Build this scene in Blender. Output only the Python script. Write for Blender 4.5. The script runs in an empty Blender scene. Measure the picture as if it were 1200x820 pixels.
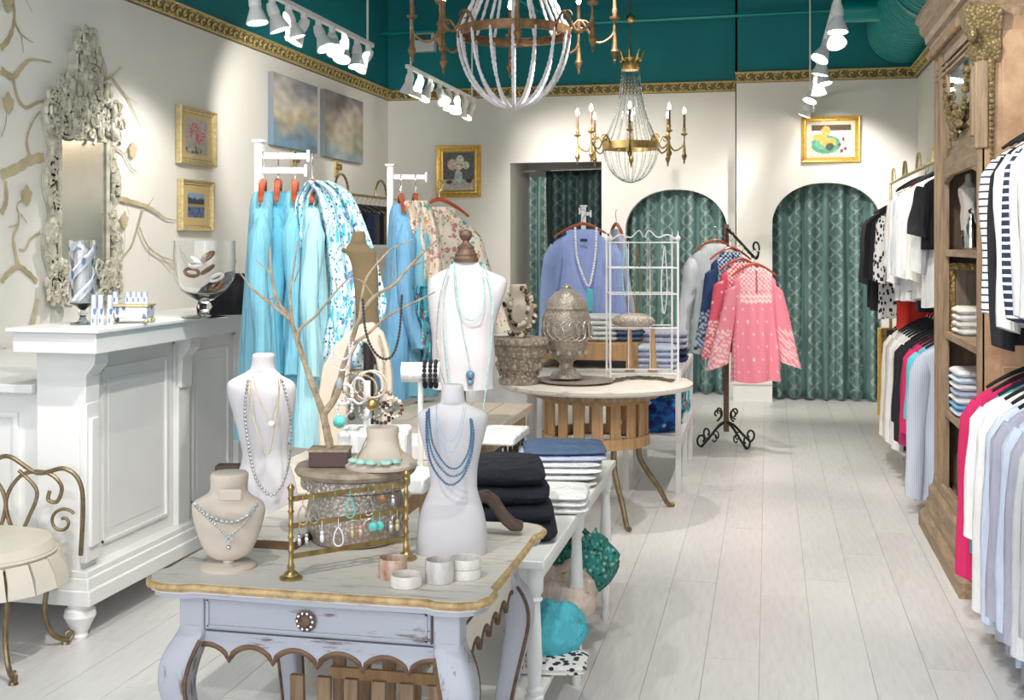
import bpy, math, random
from mathutils import Vector, Matrix, noise
random.seed(7)
pi = math.pi
sin, cos = math.sin, math.cos
# ---------------------------------------------------------------- camera
FPX = 1380.0; YAW = math.atan(300 / FPX); EYE = 1.55
sc = bpy.context.scene
cd = bpy.data.cameras.new('camera'); cam = bpy.data.objects.new('camera', cd); sc.collection.objects.link(cam)
cd.sensor_width = 36; cd.lens = 36 * FPX / 1200; cd.shift_y = -122 / 1200; cd.clip_start = .05
cam.location = (0, 0, EYE); cam.rotation_euler = (pi / 2, 0, YAW); sc.camera = cam
# ---------------------------------------------------------------- light
w = bpy.data.worlds.new('world'); sc.world = w; w.use_nodes = True
w.node_tree.nodes['Background'].inputs[0].default_value = (.90, .94, 1, 1)
w.node_tree.nodes['Background'].inputs[1].default_value = .75
def area(name, loc, rot, sx, sy, e, col):
    l = bpy.data.lights.new(name, 'AREA'); l.shape = 'RECTANGLE'; l.size = sx; l.size_y = sy; l.energy = e; l.color = col
    o = bpy.data.objects.new(name, l); o.location = loc; o.rotation_euler = rot; sc.collection.objects.link(o); return o
def spot(loc, to, e, col=(1, .95, .88), ang=75, blend=.6, r=.035):
    l = bpy.data.lights.new('spot', 'SPOT'); l.energy = e; l.color = col; l.spot_size = math.radians(ang); l.spot_blend = blend; l.shadow_soft_size = r
    o = bpy.data.objects.new('spot', l); o.location = loc
    o.rotation_euler = (Vector(to) - Vector(loc)).to_track_quat('-Z', 'Y').to_euler(); sc.collection.objects.link(o); return o
area('shop_window_daylight', (-1.2, -1.6, 2.0), (math.radians(78), 0, 0), 5.2, 2.6, 85, (.88, .92, 1))
# track lamps, plus added spots with no track or fixture: (lamp position), (aimed at), watts
SPOTS = [((-2.83, 6.6, 2.95), (-4, 7, 1.4), 90), ((-2.83, 7.5, 2.95), (-4, 9.6, 2.2), 90), ((-2.83, 8.1, 2.95), (-2, 8, 0), 90),
         ((-2.87, 9.5, 2.95), (-3.6, 12.2, 1.8), 90), ((-2.87, 10.6, 2.95), (-2, 12.2, 1.8), 80), ((.45, 11.2, 2.95), (.7, 12, 2.2), 40),
         ((.36, 7.4, 2.95), (1.1, 8.6, 1.2), 90), ((.38, 8.4, 2.95), (-.6, 9, 1), 90), ((.42, 9.8, 2.95), (.4, 12, 1.2), 150),
         ((.36, 7.0, 2.95), (.2, 6.6, 0), 80), ((-.9, 6.2, 3.3), (-1.1, 7.4, .8), 90), ((-1.6, 2.4, 3.3), (-1.4, 5.2, .9), 75),
         ((-1.2, 1.2, 3.3), (-1.0, 3.0, .7), 60), ((-.3, 2.2, 3.3), (-.9, 4.6, .7), 75), ((-2.2, 3.0, 3.3), (-3.6, 5.6, 1.3), 95),
         ((-.8, 3.0, 3.3), (-2.6, 4.7, .5), 170), ((0, 2.6, 3.3), (1.2, 4.6, 1.2), 110), ((-.1, 4.2, 3.3), (1.0, 6.2, 1.3), 120),
         ((.1, 3.4, 3.3), (.1, 4.6, 0), 60), ((-1.9, 9.3, 3.0), (-1.2, 12.2, 1.2), 150), ((-2.4, 4.2, 3.3), (-2.4, 5.8, 1.2), 50)]
for a, b, e in SPOTS: spot(a, b, e)
vs = sc.view_settings; vs.view_transform = 'Standard'; vs.look = 'None'; vs.gamma = 1; vs.exposure = 0.48
# ---------------------------------------------------------------- photo ray helpers (real places of things)
def ray(px, py):
    a = (px - 600) / FPX; b = (288 - py) / FPX
    return Vector((-sin(YAW) + a * cos(YAW), cos(YAW) + a * sin(YAW), b))
def Pd(px, py, d): return ray(px, py) * d + Vector((0, 0, EYE))
def Pz(px, py, z=0):
    r = ray(px, py); return r * ((z - EYE) / r.z) + Vector((0, 0, EYE))
def Py(px, py, y):
    r = ray(px, py); return r * (y / r.y) + Vector((0, 0, EYE))
def Px(px, py, x):
    r = ray(px, py); return r * (x / r.x) + Vector((0, 0, EYE))
# ---------------------------------------------------------------- materials
M = {}
class NT:
    def __init__(s, name, rough=.6, metal=0):
        s.m = bpy.data.materials.new(name); s.m.use_nodes = True; s.t = s.m.node_tree; s.b = s.t.nodes['Principled BSDF']
        s.b.inputs['Roughness'].default_value = rough; s.b.inputs['Metallic'].default_value = metal
        M[name] = s.m
    def n(s, ty, **k):
        x = s.t.nodes.new(ty)
        for a, v in k.items(): setattr(x, a, v)
        return x
    def l(s, a, b): s.t.links.new(a, b)
    def coord(s, sc_=(1, 1, 1)):
        c = s.n('ShaderNodeTexCoord'); mp = s.n('ShaderNodeMapping'); mp.inputs['Scale'].default_value = sc_
        s.l(c.outputs['Object'], mp.inputs[0]); return mp.outputs[0]
    def noise(s, co, scale, detail=3, rough=.5):
        x = s.n('ShaderNodeTexNoise'); x.inputs['Scale'].default_value = scale; x.inputs['Detail'].default_value = detail; x.inputs['Roughness'].default_value = rough
        s.l(co, x.inputs['Vector']); return x.outputs[0]
    def ramp(s, f, stops, interp='LINEAR'):
        r = s.n('ShaderNodeValToRGB'); r.color_ramp.interpolation = interp; e = r.color_ramp.elements
        while len(e) < len(stops): e.new(.5)
        for i, (p, c) in enumerate(stops): e[i].position = p; e[i].color = (*c, 1)
        s.l(f, r.inputs[0]); return r.outputs[0]
    def math(s, op, a, b=None):
        x = s.n('ShaderNodeMath', operation=op)
        for i, v in enumerate((a, b)):
            if v is None: continue
            if isinstance(v, (int, float)): x.inputs[i].default_value = v
            else: s.l(v, x.inputs[i])
        return x.outputs[0]
    def mix(s, f, a, b):
        x = s.n('ShaderNodeMix', data_type='RGBA')
        if isinstance(f, (int, float)): x.inputs[0].default_value = f
        else: s.l(f, x.inputs[0])
        for i, v in ((6, a), (7, b)):
            if isinstance(v, tuple): x.inputs[i].default_value = (*v, 1)
            else: s.l(v, x.inputs[i])
        return x.outputs[2]
    def base(s, c):
        if isinstance(c, tuple): s.b.inputs['Base Color'].default_value = (*c, 1)
        else: s.l(c, s.b.inputs['Base Color'])
    def bump(s, f, st=.3, dist=.01):
        x = s.n('ShaderNodeBump'); x.inputs['Strength'].default_value = st; x.inputs['Distance'].default_value = dist
        s.l(f, x.inputs['Height']); s.l(x.outputs[0], s.b.inputs['Normal'])
def sc3(c, k): return tuple(min(1, x * k) for x in c)
def plain(name, c, rough=.6, metal=0, var=.12, scale=8, bump=0, bscale=60):
    m = NT(name, rough, metal); co = m.coord()
    m.base(m.ramp(m.noise(co, scale), [(.3, sc3(c, 1 - var)), (.7, sc3(c, 1 + var))]))
    if bump: m.bump(m.noise(co, bscale), bump, .004)
    return name
def fabric(name, c, var=.1, rough=.9, weave=260, fold=1):
    m = NT(name, rough); co = m.coord()
    m.base(m.ramp(m.noise(co, 9), [(.3, sc3(c, 1 - var)), (.7, sc3(c, 1 + var * .6))]))
    f = m.noise(m.coord((16, 16, 1.3)), 1.0, 4, .55)
    m.bump(m.math('ADD', m.math('MULTIPLY', f, 1.0 * fold), m.math('MULTIPLY', m.noise(co, weave, 2), .05)), .8 * fold + .1, .035 if fold else .03)
    return name
def wood(name, c1, c2, rough=.5, st=(1, 1, 12), scale=5, bump=.25):
    m = NT(name, rough); f = m.noise(m.coord(st), scale, 6, .65)
    m.base(m.ramp(f, [(.32, c1), (.68, c2)])); m.bump(f, bump, .004); return name
def worn(name, c, under, amt=.36, st=(8, 8, 1), rough=.55):   # painted wood, rubbed through in streaks
    m = NT(name, rough); f = m.noise(m.coord(st), 3.2, 8, .7); g = m.noise(m.coord(), 1.7, 3)
    col = m.ramp(g, [(.3, sc3(c, .93)), (.7, sc3(c, 1.03))])
    k = m.ramp(f, [(amt - .07, (1, 1, 1)), (amt, (0, 0, 0))])
    m.base(m.mix(k, col, under)); m.bump(f, .15, .003); return name
def spots(name, base, cols, scale=30, thr=.3, rough=.85, st=(1, 1, 1)):   # printed motif dots on cloth
    m = NT(name, rough); co = m.coord(st)
    v = m.n('ShaderNodeTexVoronoi'); v.inputs['Scale'].default_value = scale; m.l(co, v.inputs['Vector'])
    sep = m.n('ShaderNodeSeparateColor'); m.l(v.outputs['Color'], sep.inputs[0])
    n = len(cols); c = m.ramp(sep.outputs[0], [(i / n, k) for i, k in enumerate(cols)], 'CONSTANT')
    f = m.ramp(v.outputs['Distance'], [(thr, (1, 1, 1)), (thr + .04, (0, 0, 0))])
    m.base(m.mix(f, base, c)); return name
def stripes(name, c1, c2, per, axis=2, duty=.5, rough=.9):
    m = NT(name, rough); sp = m.n('ShaderNodeSeparateXYZ'); m.l(m.coord(), sp.inputs[0])
    f = m.math('FRACT', m.math('MULTIPLY', sp.outputs[axis], 1 / per)); g = m.math('GREATER_THAN', f, duty)
    m.base(m.mix(g, c1, c2)); return name
def carved(name, hi, lo, rough=.4, metal=0, scale=40, bump=.8, dist=.008):
    m = NT(name, rough, metal); co = m.coord()
    v = m.n('ShaderNodeTexVoronoi'); v.inputs['Scale'].default_value = scale; m.l(co, v.inputs['Vector'])
    f = m.math('ADD', v.outputs['Distance'], m.math('MULTIPLY', m.noise(co, scale * .6, 4), .6))
    m.base(m.ramp(f, [(.25, hi), (.85, lo)])); m.bump(f, bump, dist); return name
def ogee(name, c0, c1, line, px, pz):          # damask curtain: wavy lozenge lattice woven in a paler thread
    m = NT(name, .75); sp = m.n('ShaderNodeSeparateXYZ'); m.l(m.coord(), sp.inputs[0])
    base = m.ramp(m.noise(m.coord((14, 1, .6)), 2, 4), [(.3, c0), (.7, c1)])
    s_ = m.math('MULTIPLY', m.math('SINE', m.math('MULTIPLY', sp.outputs[2], 2 * pi / pz)), .27)
    u = m.math('MULTIPLY', sp.outputs[0], 1 / px); out = None
    for sg in (1, -1):
        d = m.math('ABSOLUTE', m.math('SUBTRACT', m.math('FRACT', m.math('ADD', u, m.math('MULTIPLY', s_, sg))), .5))
        k = m.math('LESS_THAN', d, .075)
        out = k if out is None else m.math('MAXIMUM', out, k)
    out = m.math('MULTIPLY', out, m.ramp(m.noise(m.coord(), 38, 3), [(.38, (.12,) * 3), (.66, (.85,) * 3)]))
    m.base(m.mix(out, base, line)); return name
def glass(name, col=(1, 1, 1), rough=.02, ior=1.45):
    m = NT(name, rough); m.base(col); m.b.inputs['Transmission Weight'].default_value = 1; m.b.inputs['IOR'].default_value = ior; return name
def emit(name, c, e):
    m = NT(name, .5); m.base(c); m.b.inputs['Emission Color'].default_value = (*c, 1); m.b.inputs['Emission Strength'].default_value = e; return name
def vcol(name, rough=.8, metal=0):
    m = NT(name, rough, metal); a = m.n('ShaderNodeAttribute', attribute_name='Col'); m.base(a.outputs[0])
    m.bump(m.noise(m.coord(), 120, 2), .2, .002); return name
plain('wall_paint', (.80, .78, .735), .9, var=.02, scale=1.5)
plain('teal_paint', (.0, .19, .22), .7, var=.08, scale=2)
plain('teal_metal', (.0, .26, .25), .4, var=.08, scale=2)
worn('white_paint', (.80, .80, .78), (.6, .56, .48), .2, rough=.4)
worn('gray_white_paint', (.45, .455, .505), (.16, .12, .10), .425, st=(1.5, 9, 9), rough=.5)
worn('gray_white_leg', (.47, .475, .52), (.16, .12, .10), .42, st=(9, 9, 1.5), rough=.5)
worn('table_top_paint', (.72, .66, .60), (.46, .38, .31), .44, st=(1.5, 9, 9), rough=.5)
plain('apron_side_paint', (.74, .68, .58), .6, var=.06)
wood('scallop_brown', (.07, .035, .018), (.2, .11, .055), .6)
wood('edge_ochre', (.30, .18, .07), (.66, .46, .22), .5, (6, 6, 6))
wood('pine', (.38, .21, .09), (.58, .36, .18), .55, (10, 10, 1), 4)
wood('pale_oak', (.58, .47, .36), (.76, .68, .58), .5, (1.5, 9, 9), 4)
wood('bleached_oak', (.20, .13, .075), (.42, .30, .19), .55, (9, 9, 1), 4, .5)
wood('bleached_oak_h', (.20, .13, .075), (.42, .30, .19), .55, (9, 1, 9), 4, .5)
wood('burl', (.30, .165, .09), (.54, .36, .22), .4, (1.2, 1.2, 1), 5, .2)
wood('dark_wood', (.035, .018, .012), (.09, .045, .03), .5, (9, 9, 1), 4)
wood('hanger_wood', (.27, .035, .012), (.5, .10, .035), .3, (2, 2, 9), 4, .1)
wood('branch', (.26, .19, .12), (.56, .43, .29), .8, (3, 3, 3), 14, .6)
m = NT('plank', .34); co = m.coord((9, 1.2, 1)); oi = m.n('ShaderNodeObjectInfo')
f = m.math('ADD', m.math('MULTIPLY', m.noise(co, 5, 6, .62), .85), m.math('MULTIPLY', oi.outputs['Random'], .15))
m.base(m.ramp(f, [(.25, (.58, .565, .555)), (.5, (.675, .66, .65)), (.78, (.73, .72, .71))])); m.bump(f, .10, .003)
plain('grout', (.40, .38, .35), .9)
carved('gilt', (.66, .48, .18), (.30, .19, .06), .4, .35, 60, .5)
carved('gilt_dark', (.46, .36, .17), (.17, .12, .05), .5, .2, 70, .6)
plain('gold_frame', (.70, .44, .10), .3, .55, .2, 30, .3)
plain('pale_gold', (.62, .50, .26), .45, .4, .2, 40, .3)
plain('brass', (.42, .30, .12), .35, .9, .3, 40)
plain('wrought_gold', (.25, .19, .11), .4, .8, .25, 30)
plain('iron', (.045, .038, .035), .5, .7)
plain('rust_iron', (.16, .10, .07), .65, .4, .3, 60, .5)
plain('white_metal', (.82, .81, .80), .35, 0, .04)
plain('chrome', (.7, .7, .72), .15, 1, .05)
carved('silver_relief', (.70, .65, .58), (.34, .29, .24), .32, .35, 110, .6, .004)
plain('silver_mirror_frame', (.46, .44, .36), .45, .1, .28, 14, .3, 60)
plain('mirror_antique', (.66, .66, .62), .16, 1, .05)
plain('silver_chain', (.46, .45, .43), .35, .6, .3, 90)
plain('crown_ground', (.16, .13, .055), .55, .15, .3, 30)
plain('crown_gold', (.60, .47, .20), .4, .3, .25, 40)
carved('stone_relief', (.66, .59, .50), (.30, .24, .19), .6, .05, 45, .8, .008)
plain('mirror_glass', (.80, .80, .76), .03, 1, .02)
emit('lamp_glow', (1, .93, .82), 18)
emit('candle_glow', (1, .86, .66), 30)
plain('bead_lilac', (.72, .69, .72), .4, 0, .15, 30)
glass('clear_glass'); glass('crystal', (.95, .97, 1), .05, 1.5)
carved('silver_light', (.80, .76, .70), (.48, .43, .37), .3, .4, 90, .4, .003)
plain('bead_white', (.80, .77, .78), .35, 0, .12, 30)
plain('rust_gilt', (.25, .14, .065), .5, .45, .4, 25, .5)
fabric('linen', (.60, .575, .59), .05, weave=420, fold=0)
fabric('cream_linen', (.62, .53, .44), .06, weave=420, fold=0)
fabric('cushion', (.66, .61, .53), .05, fold=0)
fabric('bronze_linen', (.16, .115, .06), .12, fold=0)
for n_, c in dict(turquoise=(.09, .35, .48), aqua=(.18, .44, .55), pale_aqua=(.36, .62, .68), blue=(.18, .42, .66), periwinkle=(.28, .36, .66),
                  coral=(.80, .17, .24), rose=(.80, .23, .30), navy=(.02, .035, .10), white=(.80, .80, .80), ivory=(.78, .74, .68), gray=(.50, .50, .53),
                  silver_gray=(.62, .64, .66), black=(.012, .012, .016), charcoal=(.07, .065, .062), magenta=(.62, .02, .12), raspberry=(.42, .02, .12),
                  red=(.62, .03, .02), lavender=(.46, .50, .66), pale_blue=(.60, .68, .84), lilac=(.42, .42, .52), teal=(.05, .38, .46), denim=(.07, .12, .22),
                  midnight=(.004, .006, .014), olive=(.10, .085, .055), taupe=(.20, .16, .12), oat=(.58, .54, .48), blush=(.72, .58, .50), cyan=(.10, .52, .62),
                  forest=(.02, .14, .11), bright_blue=(.01, .12, .42)).items(): fabric('f_' + n_, c)
stripes('f_breton', (.80, .80, .80), (.02, .03, .07), .030, 2, .76)
stripes('f_breton_dark', (.02, .03, .07), (.80, .80, .80), .03, 2, .66)
stripes('f_rib', (.50, .55, .66), (.60, .65, .76), .012, 0, .5)
spots('f_ikat', (.80, .79, .77), [(.02, .02, .025)], 42, .4, st=(1, 1, .6))
spots('f_dot_white', (.022, .05, .13), [(.75, .75, .78)], 36, .16)
spots('f_dot_pink', (.80, .22, .29), [(.86, .62, .60)], 15, .06)
spots('f_leaf_green', (.02, .18, .15), [(.25, .42, .38), (.01, .06, .05), (.05, .3, .3)], 60, .4)
spots('f_blue_splash', (.01, .10, .38), [(.0, .02, .12), (.02, .2, .55), (.36, .55, .5), (.0, .04, .2)], 16, .5)
spots('shell_mix', (.42, .33, .22), [(.03, .015, .01), (.66, .58, .45), (.10, .05, .03), (.70, .64, .52), (.03, .015, .01)], 38, .62, .3)
spots('silver_stripe', (.62, .66, .74), [(.12, .18, .34), (.8, .82, .86)], 50, .4, .2, (1, 1, .4))
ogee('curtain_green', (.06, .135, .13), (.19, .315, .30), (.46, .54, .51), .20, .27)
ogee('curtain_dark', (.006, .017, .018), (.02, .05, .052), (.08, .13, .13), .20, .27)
def paisley(name, bases, dots, big):
    m = NT(name, .85); co = m.coord()
    b = m.ramp(m.noise(m.coord((13, 13, 1.1)), 1.6, 2), bases, 'CONSTANT'); out = b
    for scale, thr, cols in ((26, .36, big), (62, .30, dots)):
        v = m.n('ShaderNodeTexVoronoi'); v.inputs['Scale'].default_value = scale; m.l(co, v.inputs['Vector'])
        sep = m.n('ShaderNodeSeparateColor'); m.l(v.outputs['Color'], sep.inputs[0]); n = len(cols)
        c = m.ramp(sep.outputs[0], [(i / n, k) for i, k in enumerate(cols)], 'CONSTANT')
        f = m.ramp(v.outputs['Distance'], [(thr, (1, 1, 1)), (thr + .05, (0, 0, 0))]); out = m.mix(f, out, c)
    m.base(out)
W1 = (.66, .74, .76); T1 = (.08, .44, .52)
paisley('f_scarf_blue', [(0, W1), (.42, T1), (.47, W1), (.56, (.20, .58, .64)), (.60, W1)], [(.02, .05, .10), W1, (.03, .20, .38), (.05, .30, .40)], [(.30, .62, .70), W1, W1, (.10, .25, .45), (.55, .55, .62)])
paisley('f_floral', [(0, (.68, .60, .50)), (.5, (.60, .46, .36)), (.55, (.70, .62, .52))], [(.45, .15, .07), (.68, .60, .50), (.10, .25, .20), (.68, .60, .50)], [(.62, .30, .14), (.68, .60, .50), (.12, .36, .33), (.68, .60, .50), (.50, .20, .20)])
paisley('f_scarf_teal', [(0, (.04, .30, .38)), (.5, (.08, .44, .52)), (.56, (.02, .12, .2))], [(.5, .08, .04), (.04, .3, .38), (.6, .45, .25)], [(.45, .08, .05), (.04, .3, .38), (.02, .10, .2)])
vcol('painted', .6); vcol('print_cloth', .9)
# ---------------------------------------------------------------- mesh builder
C = sc.collection
ORG = {}
class MB:
    def __init__(s): s.v = []; s.f = []; s.c = []
    def add(s, vs, fs):
        o = len(s.v); s.v += [tuple(p) for p in vs]; s.f += [tuple(i + o for i in f) for f in fs]; return s
    def box(s, c, d, rz=0, rx=0, ry=0):
        R = Matrix.Rotation(rz, 3, 'Z') @ Matrix.Rotation(ry, 3, 'Y') @ Matrix.Rotation(rx, 3, 'X'); c = Vector(c)
        vs = [c + R @ Vector((x * d[0] / 2, y * d[1] / 2, z * d[2] / 2)) for x in (-1, 1) for y in (-1, 1) for z in (-1, 1)]
        return s.add(vs, [(0, 1, 3, 2), (4, 6, 7, 5), (0, 4, 5, 1), (2, 3, 7, 6), (0, 2, 6, 4), (1, 5, 7, 3)])
    def bb(s, x0, x1, y0, y1, z0, z1): return s.box(((x0 + x1) / 2, (y0 + y1) / 2, (z0 + z1) / 2), (abs(x1 - x0), abs(y1 - y0), abs(z1 - z0)))
    def loft(s, rings, caps=(1, 1), closed=False):
        n = len(rings[0]); vs = [p for r in rings for p in r]; fs = []; m = len(rings)
        for i in range(m if closed else m - 1):
            a = i * n; b = ((i + 1) % m) * n
            for j in range(n): k = (j + 1) % n; fs.append((a + j, a + k, b + k, b + j))
        if not closed:
            if caps[0]: fs.append(tuple(range(n - 1, -1, -1)))
            if caps[1]: fs.append(tuple((m - 1) * n + j for j in range(n)))
        return s.add(vs, fs)
    def tube(s, pts, r, n=8, closed=False, sq=1):
        pts = [Vector(p) for p in pts]; m = len(pts); rings = []; prev = None
        for i, p in enumerate(pts):
            if closed: t = pts[(i + 1) % m] - pts[i - 1]
            else: t = pts[min(i + 1, m - 1)] - pts[max(i - 1, 0)]
            if t.length < 1e-9: t = Vector((0, 0, 1))
            t.normalize()
            if prev is None:
                a = Vector((0, 0, 1)) if abs(t.z) < .9 else Vector((1, 0, 0)); u = t.cross(a).normalized()
            else: u = (prev - t * prev.dot(t)).normalized()
            prev = u; v = t.cross(u); ri = r(i / (m - 1)) if callable(r) else r
            rings.append([p + (u * cos(2 * pi * j / n) + v * sin(2 * pi * j / n) * sq) * ri for j in range(n)])
        return s.loft(rings, closed=closed)
    def cyl(s, a, b, r, r2=None, n=16): r2 = r if r2 is None else r2; return s.tube([a, b], lambda t: r + (r2 - r) * t, n)
    def lathe(s, c, prof, n=24, sx=1, sy=1, fn=None, caps=(1, 1), axis='Z'):
        c = Vector(c); rings = []
        for z, r in prof:
            ring = []
            for j in range(n):
                a = 2 * pi * j / n; rr = r * (fn(a, z) if fn else 1); p = Vector((cos(a) * rr * sx, sin(a) * rr * sy, z))
                if axis == 'Y': p = Vector((p.x, p.z, p.y))
                elif axis == 'X': p = Vector((p.z, p.x, p.y))
                ring.append(c + p)
            rings.append(ring)
        return s.loft(rings, caps)
    def ball(s, c, r, n=10, m=7, q=(1, 1, 1)):
        c = Vector(c); return s.loft([[c + Vector((cos(2 * pi * j / n) * sin(a) * r * q[0], sin(2 * pi * j / n) * sin(a) * r * q[1], -cos(a) * r * q[2])) for j in range(n)] for a in [.05 + (pi - .1) * i / (m - 1) for i in range(m)]])
    def torus(s, c, R, r, n=24, k=8, ax=(0, 0, 1), q=1):
        ax = Vector(ax).normalized(); u = ax.orthogonal().normalized(); v = ax.cross(u); c = Vector(c)
        return s.tube([c + (u * cos(2 * pi * i / n) + v * sin(2 * pi * i / n) * q) * R for i in range(n)], r, k, closed=True)
    def prism(s, pts, vec):
        vec = Vector(vec); n = len(pts); vs = [Vector(p) for p in pts] + [Vector(p) + vec for p in pts]
        return s.add(vs, [tuple(range(n - 1, -1, -1)), tuple(range(n, 2 * n))] + [(i, (i + 1) % n, n + (i + 1) % n, n + i) for i in range(n)])
    def grid(s, fn, nu, nv, thick=None):
        vs = [Vector(fn(i / nu, j / nv)) for i in range(nu + 1) for j in range(nv + 1)]
        fs = [(i * (nv + 1) + j, (i + 1) * (nv + 1) + j, (i + 1) * (nv + 1) + j + 1, i * (nv + 1) + j + 1) for i in range(nu) for j in range(nv)]
        return s.add(vs, fs)
    def build(s, name, mat, parent=None, bevel=0, ang=35, colfn=None, solid=0, org=None, kind=None, label=None):
        me = bpy.data.meshes.new(name)
        if parent is not None: O = ORG.get(parent.name, Vector((0, 0, 0)))
        elif org is not None: O = Vector(org)
        else: O = Vector((0, 0, 0))
        me.from_pydata([(p[0] - O.x, p[1] - O.y, p[2] - O.z) for p in s.v], [], s.f)
        me.polygons.foreach_set('use_smooth', [True] * len(me.polygons)); me.set_sharp_from_angle(angle=math.radians(ang))
        if colfn:
            ca = me.color_attributes.new('Col', 'FLOAT_COLOR', 'POINT')
            for i, p in enumerate(s.v): ca.data[i].color = (*colfn(Vector(p)), 1)
        me.materials.append(M[mat]); me.validate()
        o = bpy.data.objects.new(name, me); C.objects.link(o)
        if parent is not None: o.parent = parent
        else: o.location = O
        ORG[o.name] = O
        if bevel:
            b = o.modifiers.new('bevel', 'BEVEL'); b.width = bevel; b.segments = 2; b.limit_method = 'ANGLE'
        if solid:
            b = o.modifiers.new('thickness', 'SOLIDIFY'); b.thickness = solid; b.offset = 0
        if kind: o['kind'] = kind
        if label: o['label'] = label
        return o
def tag(o, label, cat, group=None):
    o['label'] = label; o['category'] = cat
    if group: o['group'] = group
    return o
def empty(name, loc, label, cat, group=None):
    o = bpy.data.objects.new(name, None); C.objects.link(o); o.location = loc; o.empty_display_size = .05; ORG[o.name] = Vector(loc)
    return tag(o, label, cat, group)
def dup(o, loc, rz=None, label=None, parent=None, scale=None):
    c = o.copy(); C.objects.link(c)
    if parent is None:
        c.location = loc; ORG[c.name] = Vector(loc)
        if rz is not None: c.rotation_euler[2] = rz
        if scale: c.scale = scale
        if label: c['label'] = label
    else: c.parent = parent
    for ch in list(o.children): dup(ch, None, parent=c)
    return c
def struct(o): o['kind'] = 'structure'; return o
def arc(c, r, a0, a1, n, u, v):
    c = Vector(c); u = Vector(u); v = Vector(v)
    return [c + u * cos(a0 + (a1 - a0) * i / n) * r + v * sin(a0 + (a1 - a0) * i / n) * r for i in range(n + 1)]
def spiral(c, r0, r1, a0, a1, n, u, v):
    c = Vector(c); u = Vector(u); v = Vector(v)
    return [c + (u * cos(a0 + (a1 - a0) * i / n) + v * sin(a0 + (a1 - a0) * i / n)) * (r0 + (r1 - r0) * i / n) for i in range(n + 1)]
def spline(pts, k=6):
    P = [Vector(p) for p in pts]; out = []
    for i in range(len(P) - 1):
        a = P[max(i - 1, 0)]; b = P[i]; c = P[i + 1]; d = P[min(i + 2, len(P) - 1)]
        for j in range(k):
            t = j / k; out.append(.5 * ((2 * b) + (c - a) * t + (2 * a - 5 * b + 4 * c - d) * t * t + (3 * b - a - 3 * c + d) * t ** 3))
    return out + [P[-1]]
XA, YA, ZA = Vector((1, 0, 0)), Vector((0, 1, 0)), Vector((0, 0, 1))
# ================================================================ ROOM
WL = -4.05; WR = 1.42; YR = 12.02; YL = 12.27; XJ = -.32; ZC = 3.15; ZCR = 3.18; ZTOP = 4.6; Y0 = -1.2
fl = struct(MB().bb(-4.4, 1.7, Y0, 12.7, -.12, -.004).build('floor', 'grout'))
protos = {}
xs = -4.335 + .0
i = 0; x = .0
x0 = Pz(889, 820, 0).x
cols = []
k = math.floor((-4.3 - x0) / .2)
while x0 + k * .2 < 1.6: cols.append(x0 + k * .2); k += 1
npl = 0
random.seed(3)
for cx in cols:
    y = .4 - random.random() * 1.8
    while y < 12.4:
        L = 2.1; y1 = min(y + L, 12.5)
        key = round(y1 - y, 2)
        if key not in protos:
            mb = MB().box((0, 0, -.003), (.1980, key - .002, .006)); o = mb.build('plank', 'plank', fl); protos[key] = o.data
        else:
            o = bpy.data.objects.new('plank', protos[key]); C.objects.link(o); o.parent = fl
        o.location = (cx + .1, (y + y1) / 2, 0); y = y1; npl += 1
# left wall
wl = struct(MB().bb(WL - .12, WL, Y0, YL + .12, 0, ZC).build('wall_left', 'wall_paint'))
struct(MB().bb(WL - .12, WL, Y0, YL + .12, ZC, ZTOP).build('wall_left_upper', 'teal_paint'))
struct(MB().bb(WR, WR + .12, Y0, YR + .12, 0, ZCR).build('wall_right', 'wall_paint'))
struct(MB().bb(WR + .38, WR + .5, Y0, YR + .12, ZCR, ZTOP).bb(WR + .12, WR + .38, Y0, YR + .12, ZCR - .1, ZCR + .0).build('wall_right_upper', 'teal_paint'))
def arch_outline(xa, xb, rx0, rx1, spring, top, y, ztop, zb=0, nn=28, e=2.3):
    pts = [(xa, y, zb), (rx0, y, zb), (rx0, y, spring)]
    c = (rx0 + rx1) / 2; w_ = (rx1 - rx0) / 2
    for i in range(1, nn):
        t = i / nn; X = rx0 + (rx1 - rx0) * (.5 - .5 * cos(pi * t)); u = abs((X - c) / w_)
        pts.append((X, y, spring + (top - spring) * (1 - u ** e) ** (1 / 1.9)))
    pts += [(rx1, y, spring), (rx1, y, zb), (xb, y, zb), (xb, y, ztop), (xa, y, ztop)]
    return pts
A1 = Py(733, 280, YL).x, Py(852, 280, YL).x; A2 = Py(905, 280, YR).x, Py(1033, 280, YR).x
D0, D1 = Py(598, 300, YL).x, Py(705, 300, YL).x; DZ = Py(650, 190, YL).z
wb = MB().prism([(WL, YL, 0), (D0, YL, 0), (D0, YL, DZ), (D1, YL, DZ), (D1, YL, 0), (D1 + .05, YL, 0), (D1 + .05, YL, ZC), (WL, YL, ZC)], (0, .12, 0))
wb.prism(arch_outline(D1 + .05, XJ, A1[0], A1[1], Py(735, 268, YL).z, Py(792, 222, YL).z, YL, ZC), (0, .12, 0))
struct(wb.build('wall_back', 'wall_paint'))
wr_ = MB().prism(arch_outline(XJ, WR, A2[0], A2[1], Py(905, 262, YR).z, Py(968, 214, YR).z, YR, ZCR), (0, .12, 0))
wr_.bb(XJ, XJ + .01, YR, YL, 0, ZCR); struct(wr_.build('wall_back_right', 'wall_paint'))
struct(MB().bb(WL, XJ, YL, YL + .12, ZC, ZTOP).bb(XJ, WR + .4, YR, YR + .12, ZCR, ZTOP).bb(XJ, XJ + .02, YR, YL + .1, ZCR, ZTOP).build('wall_back_upper', 'teal_paint'))
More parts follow.
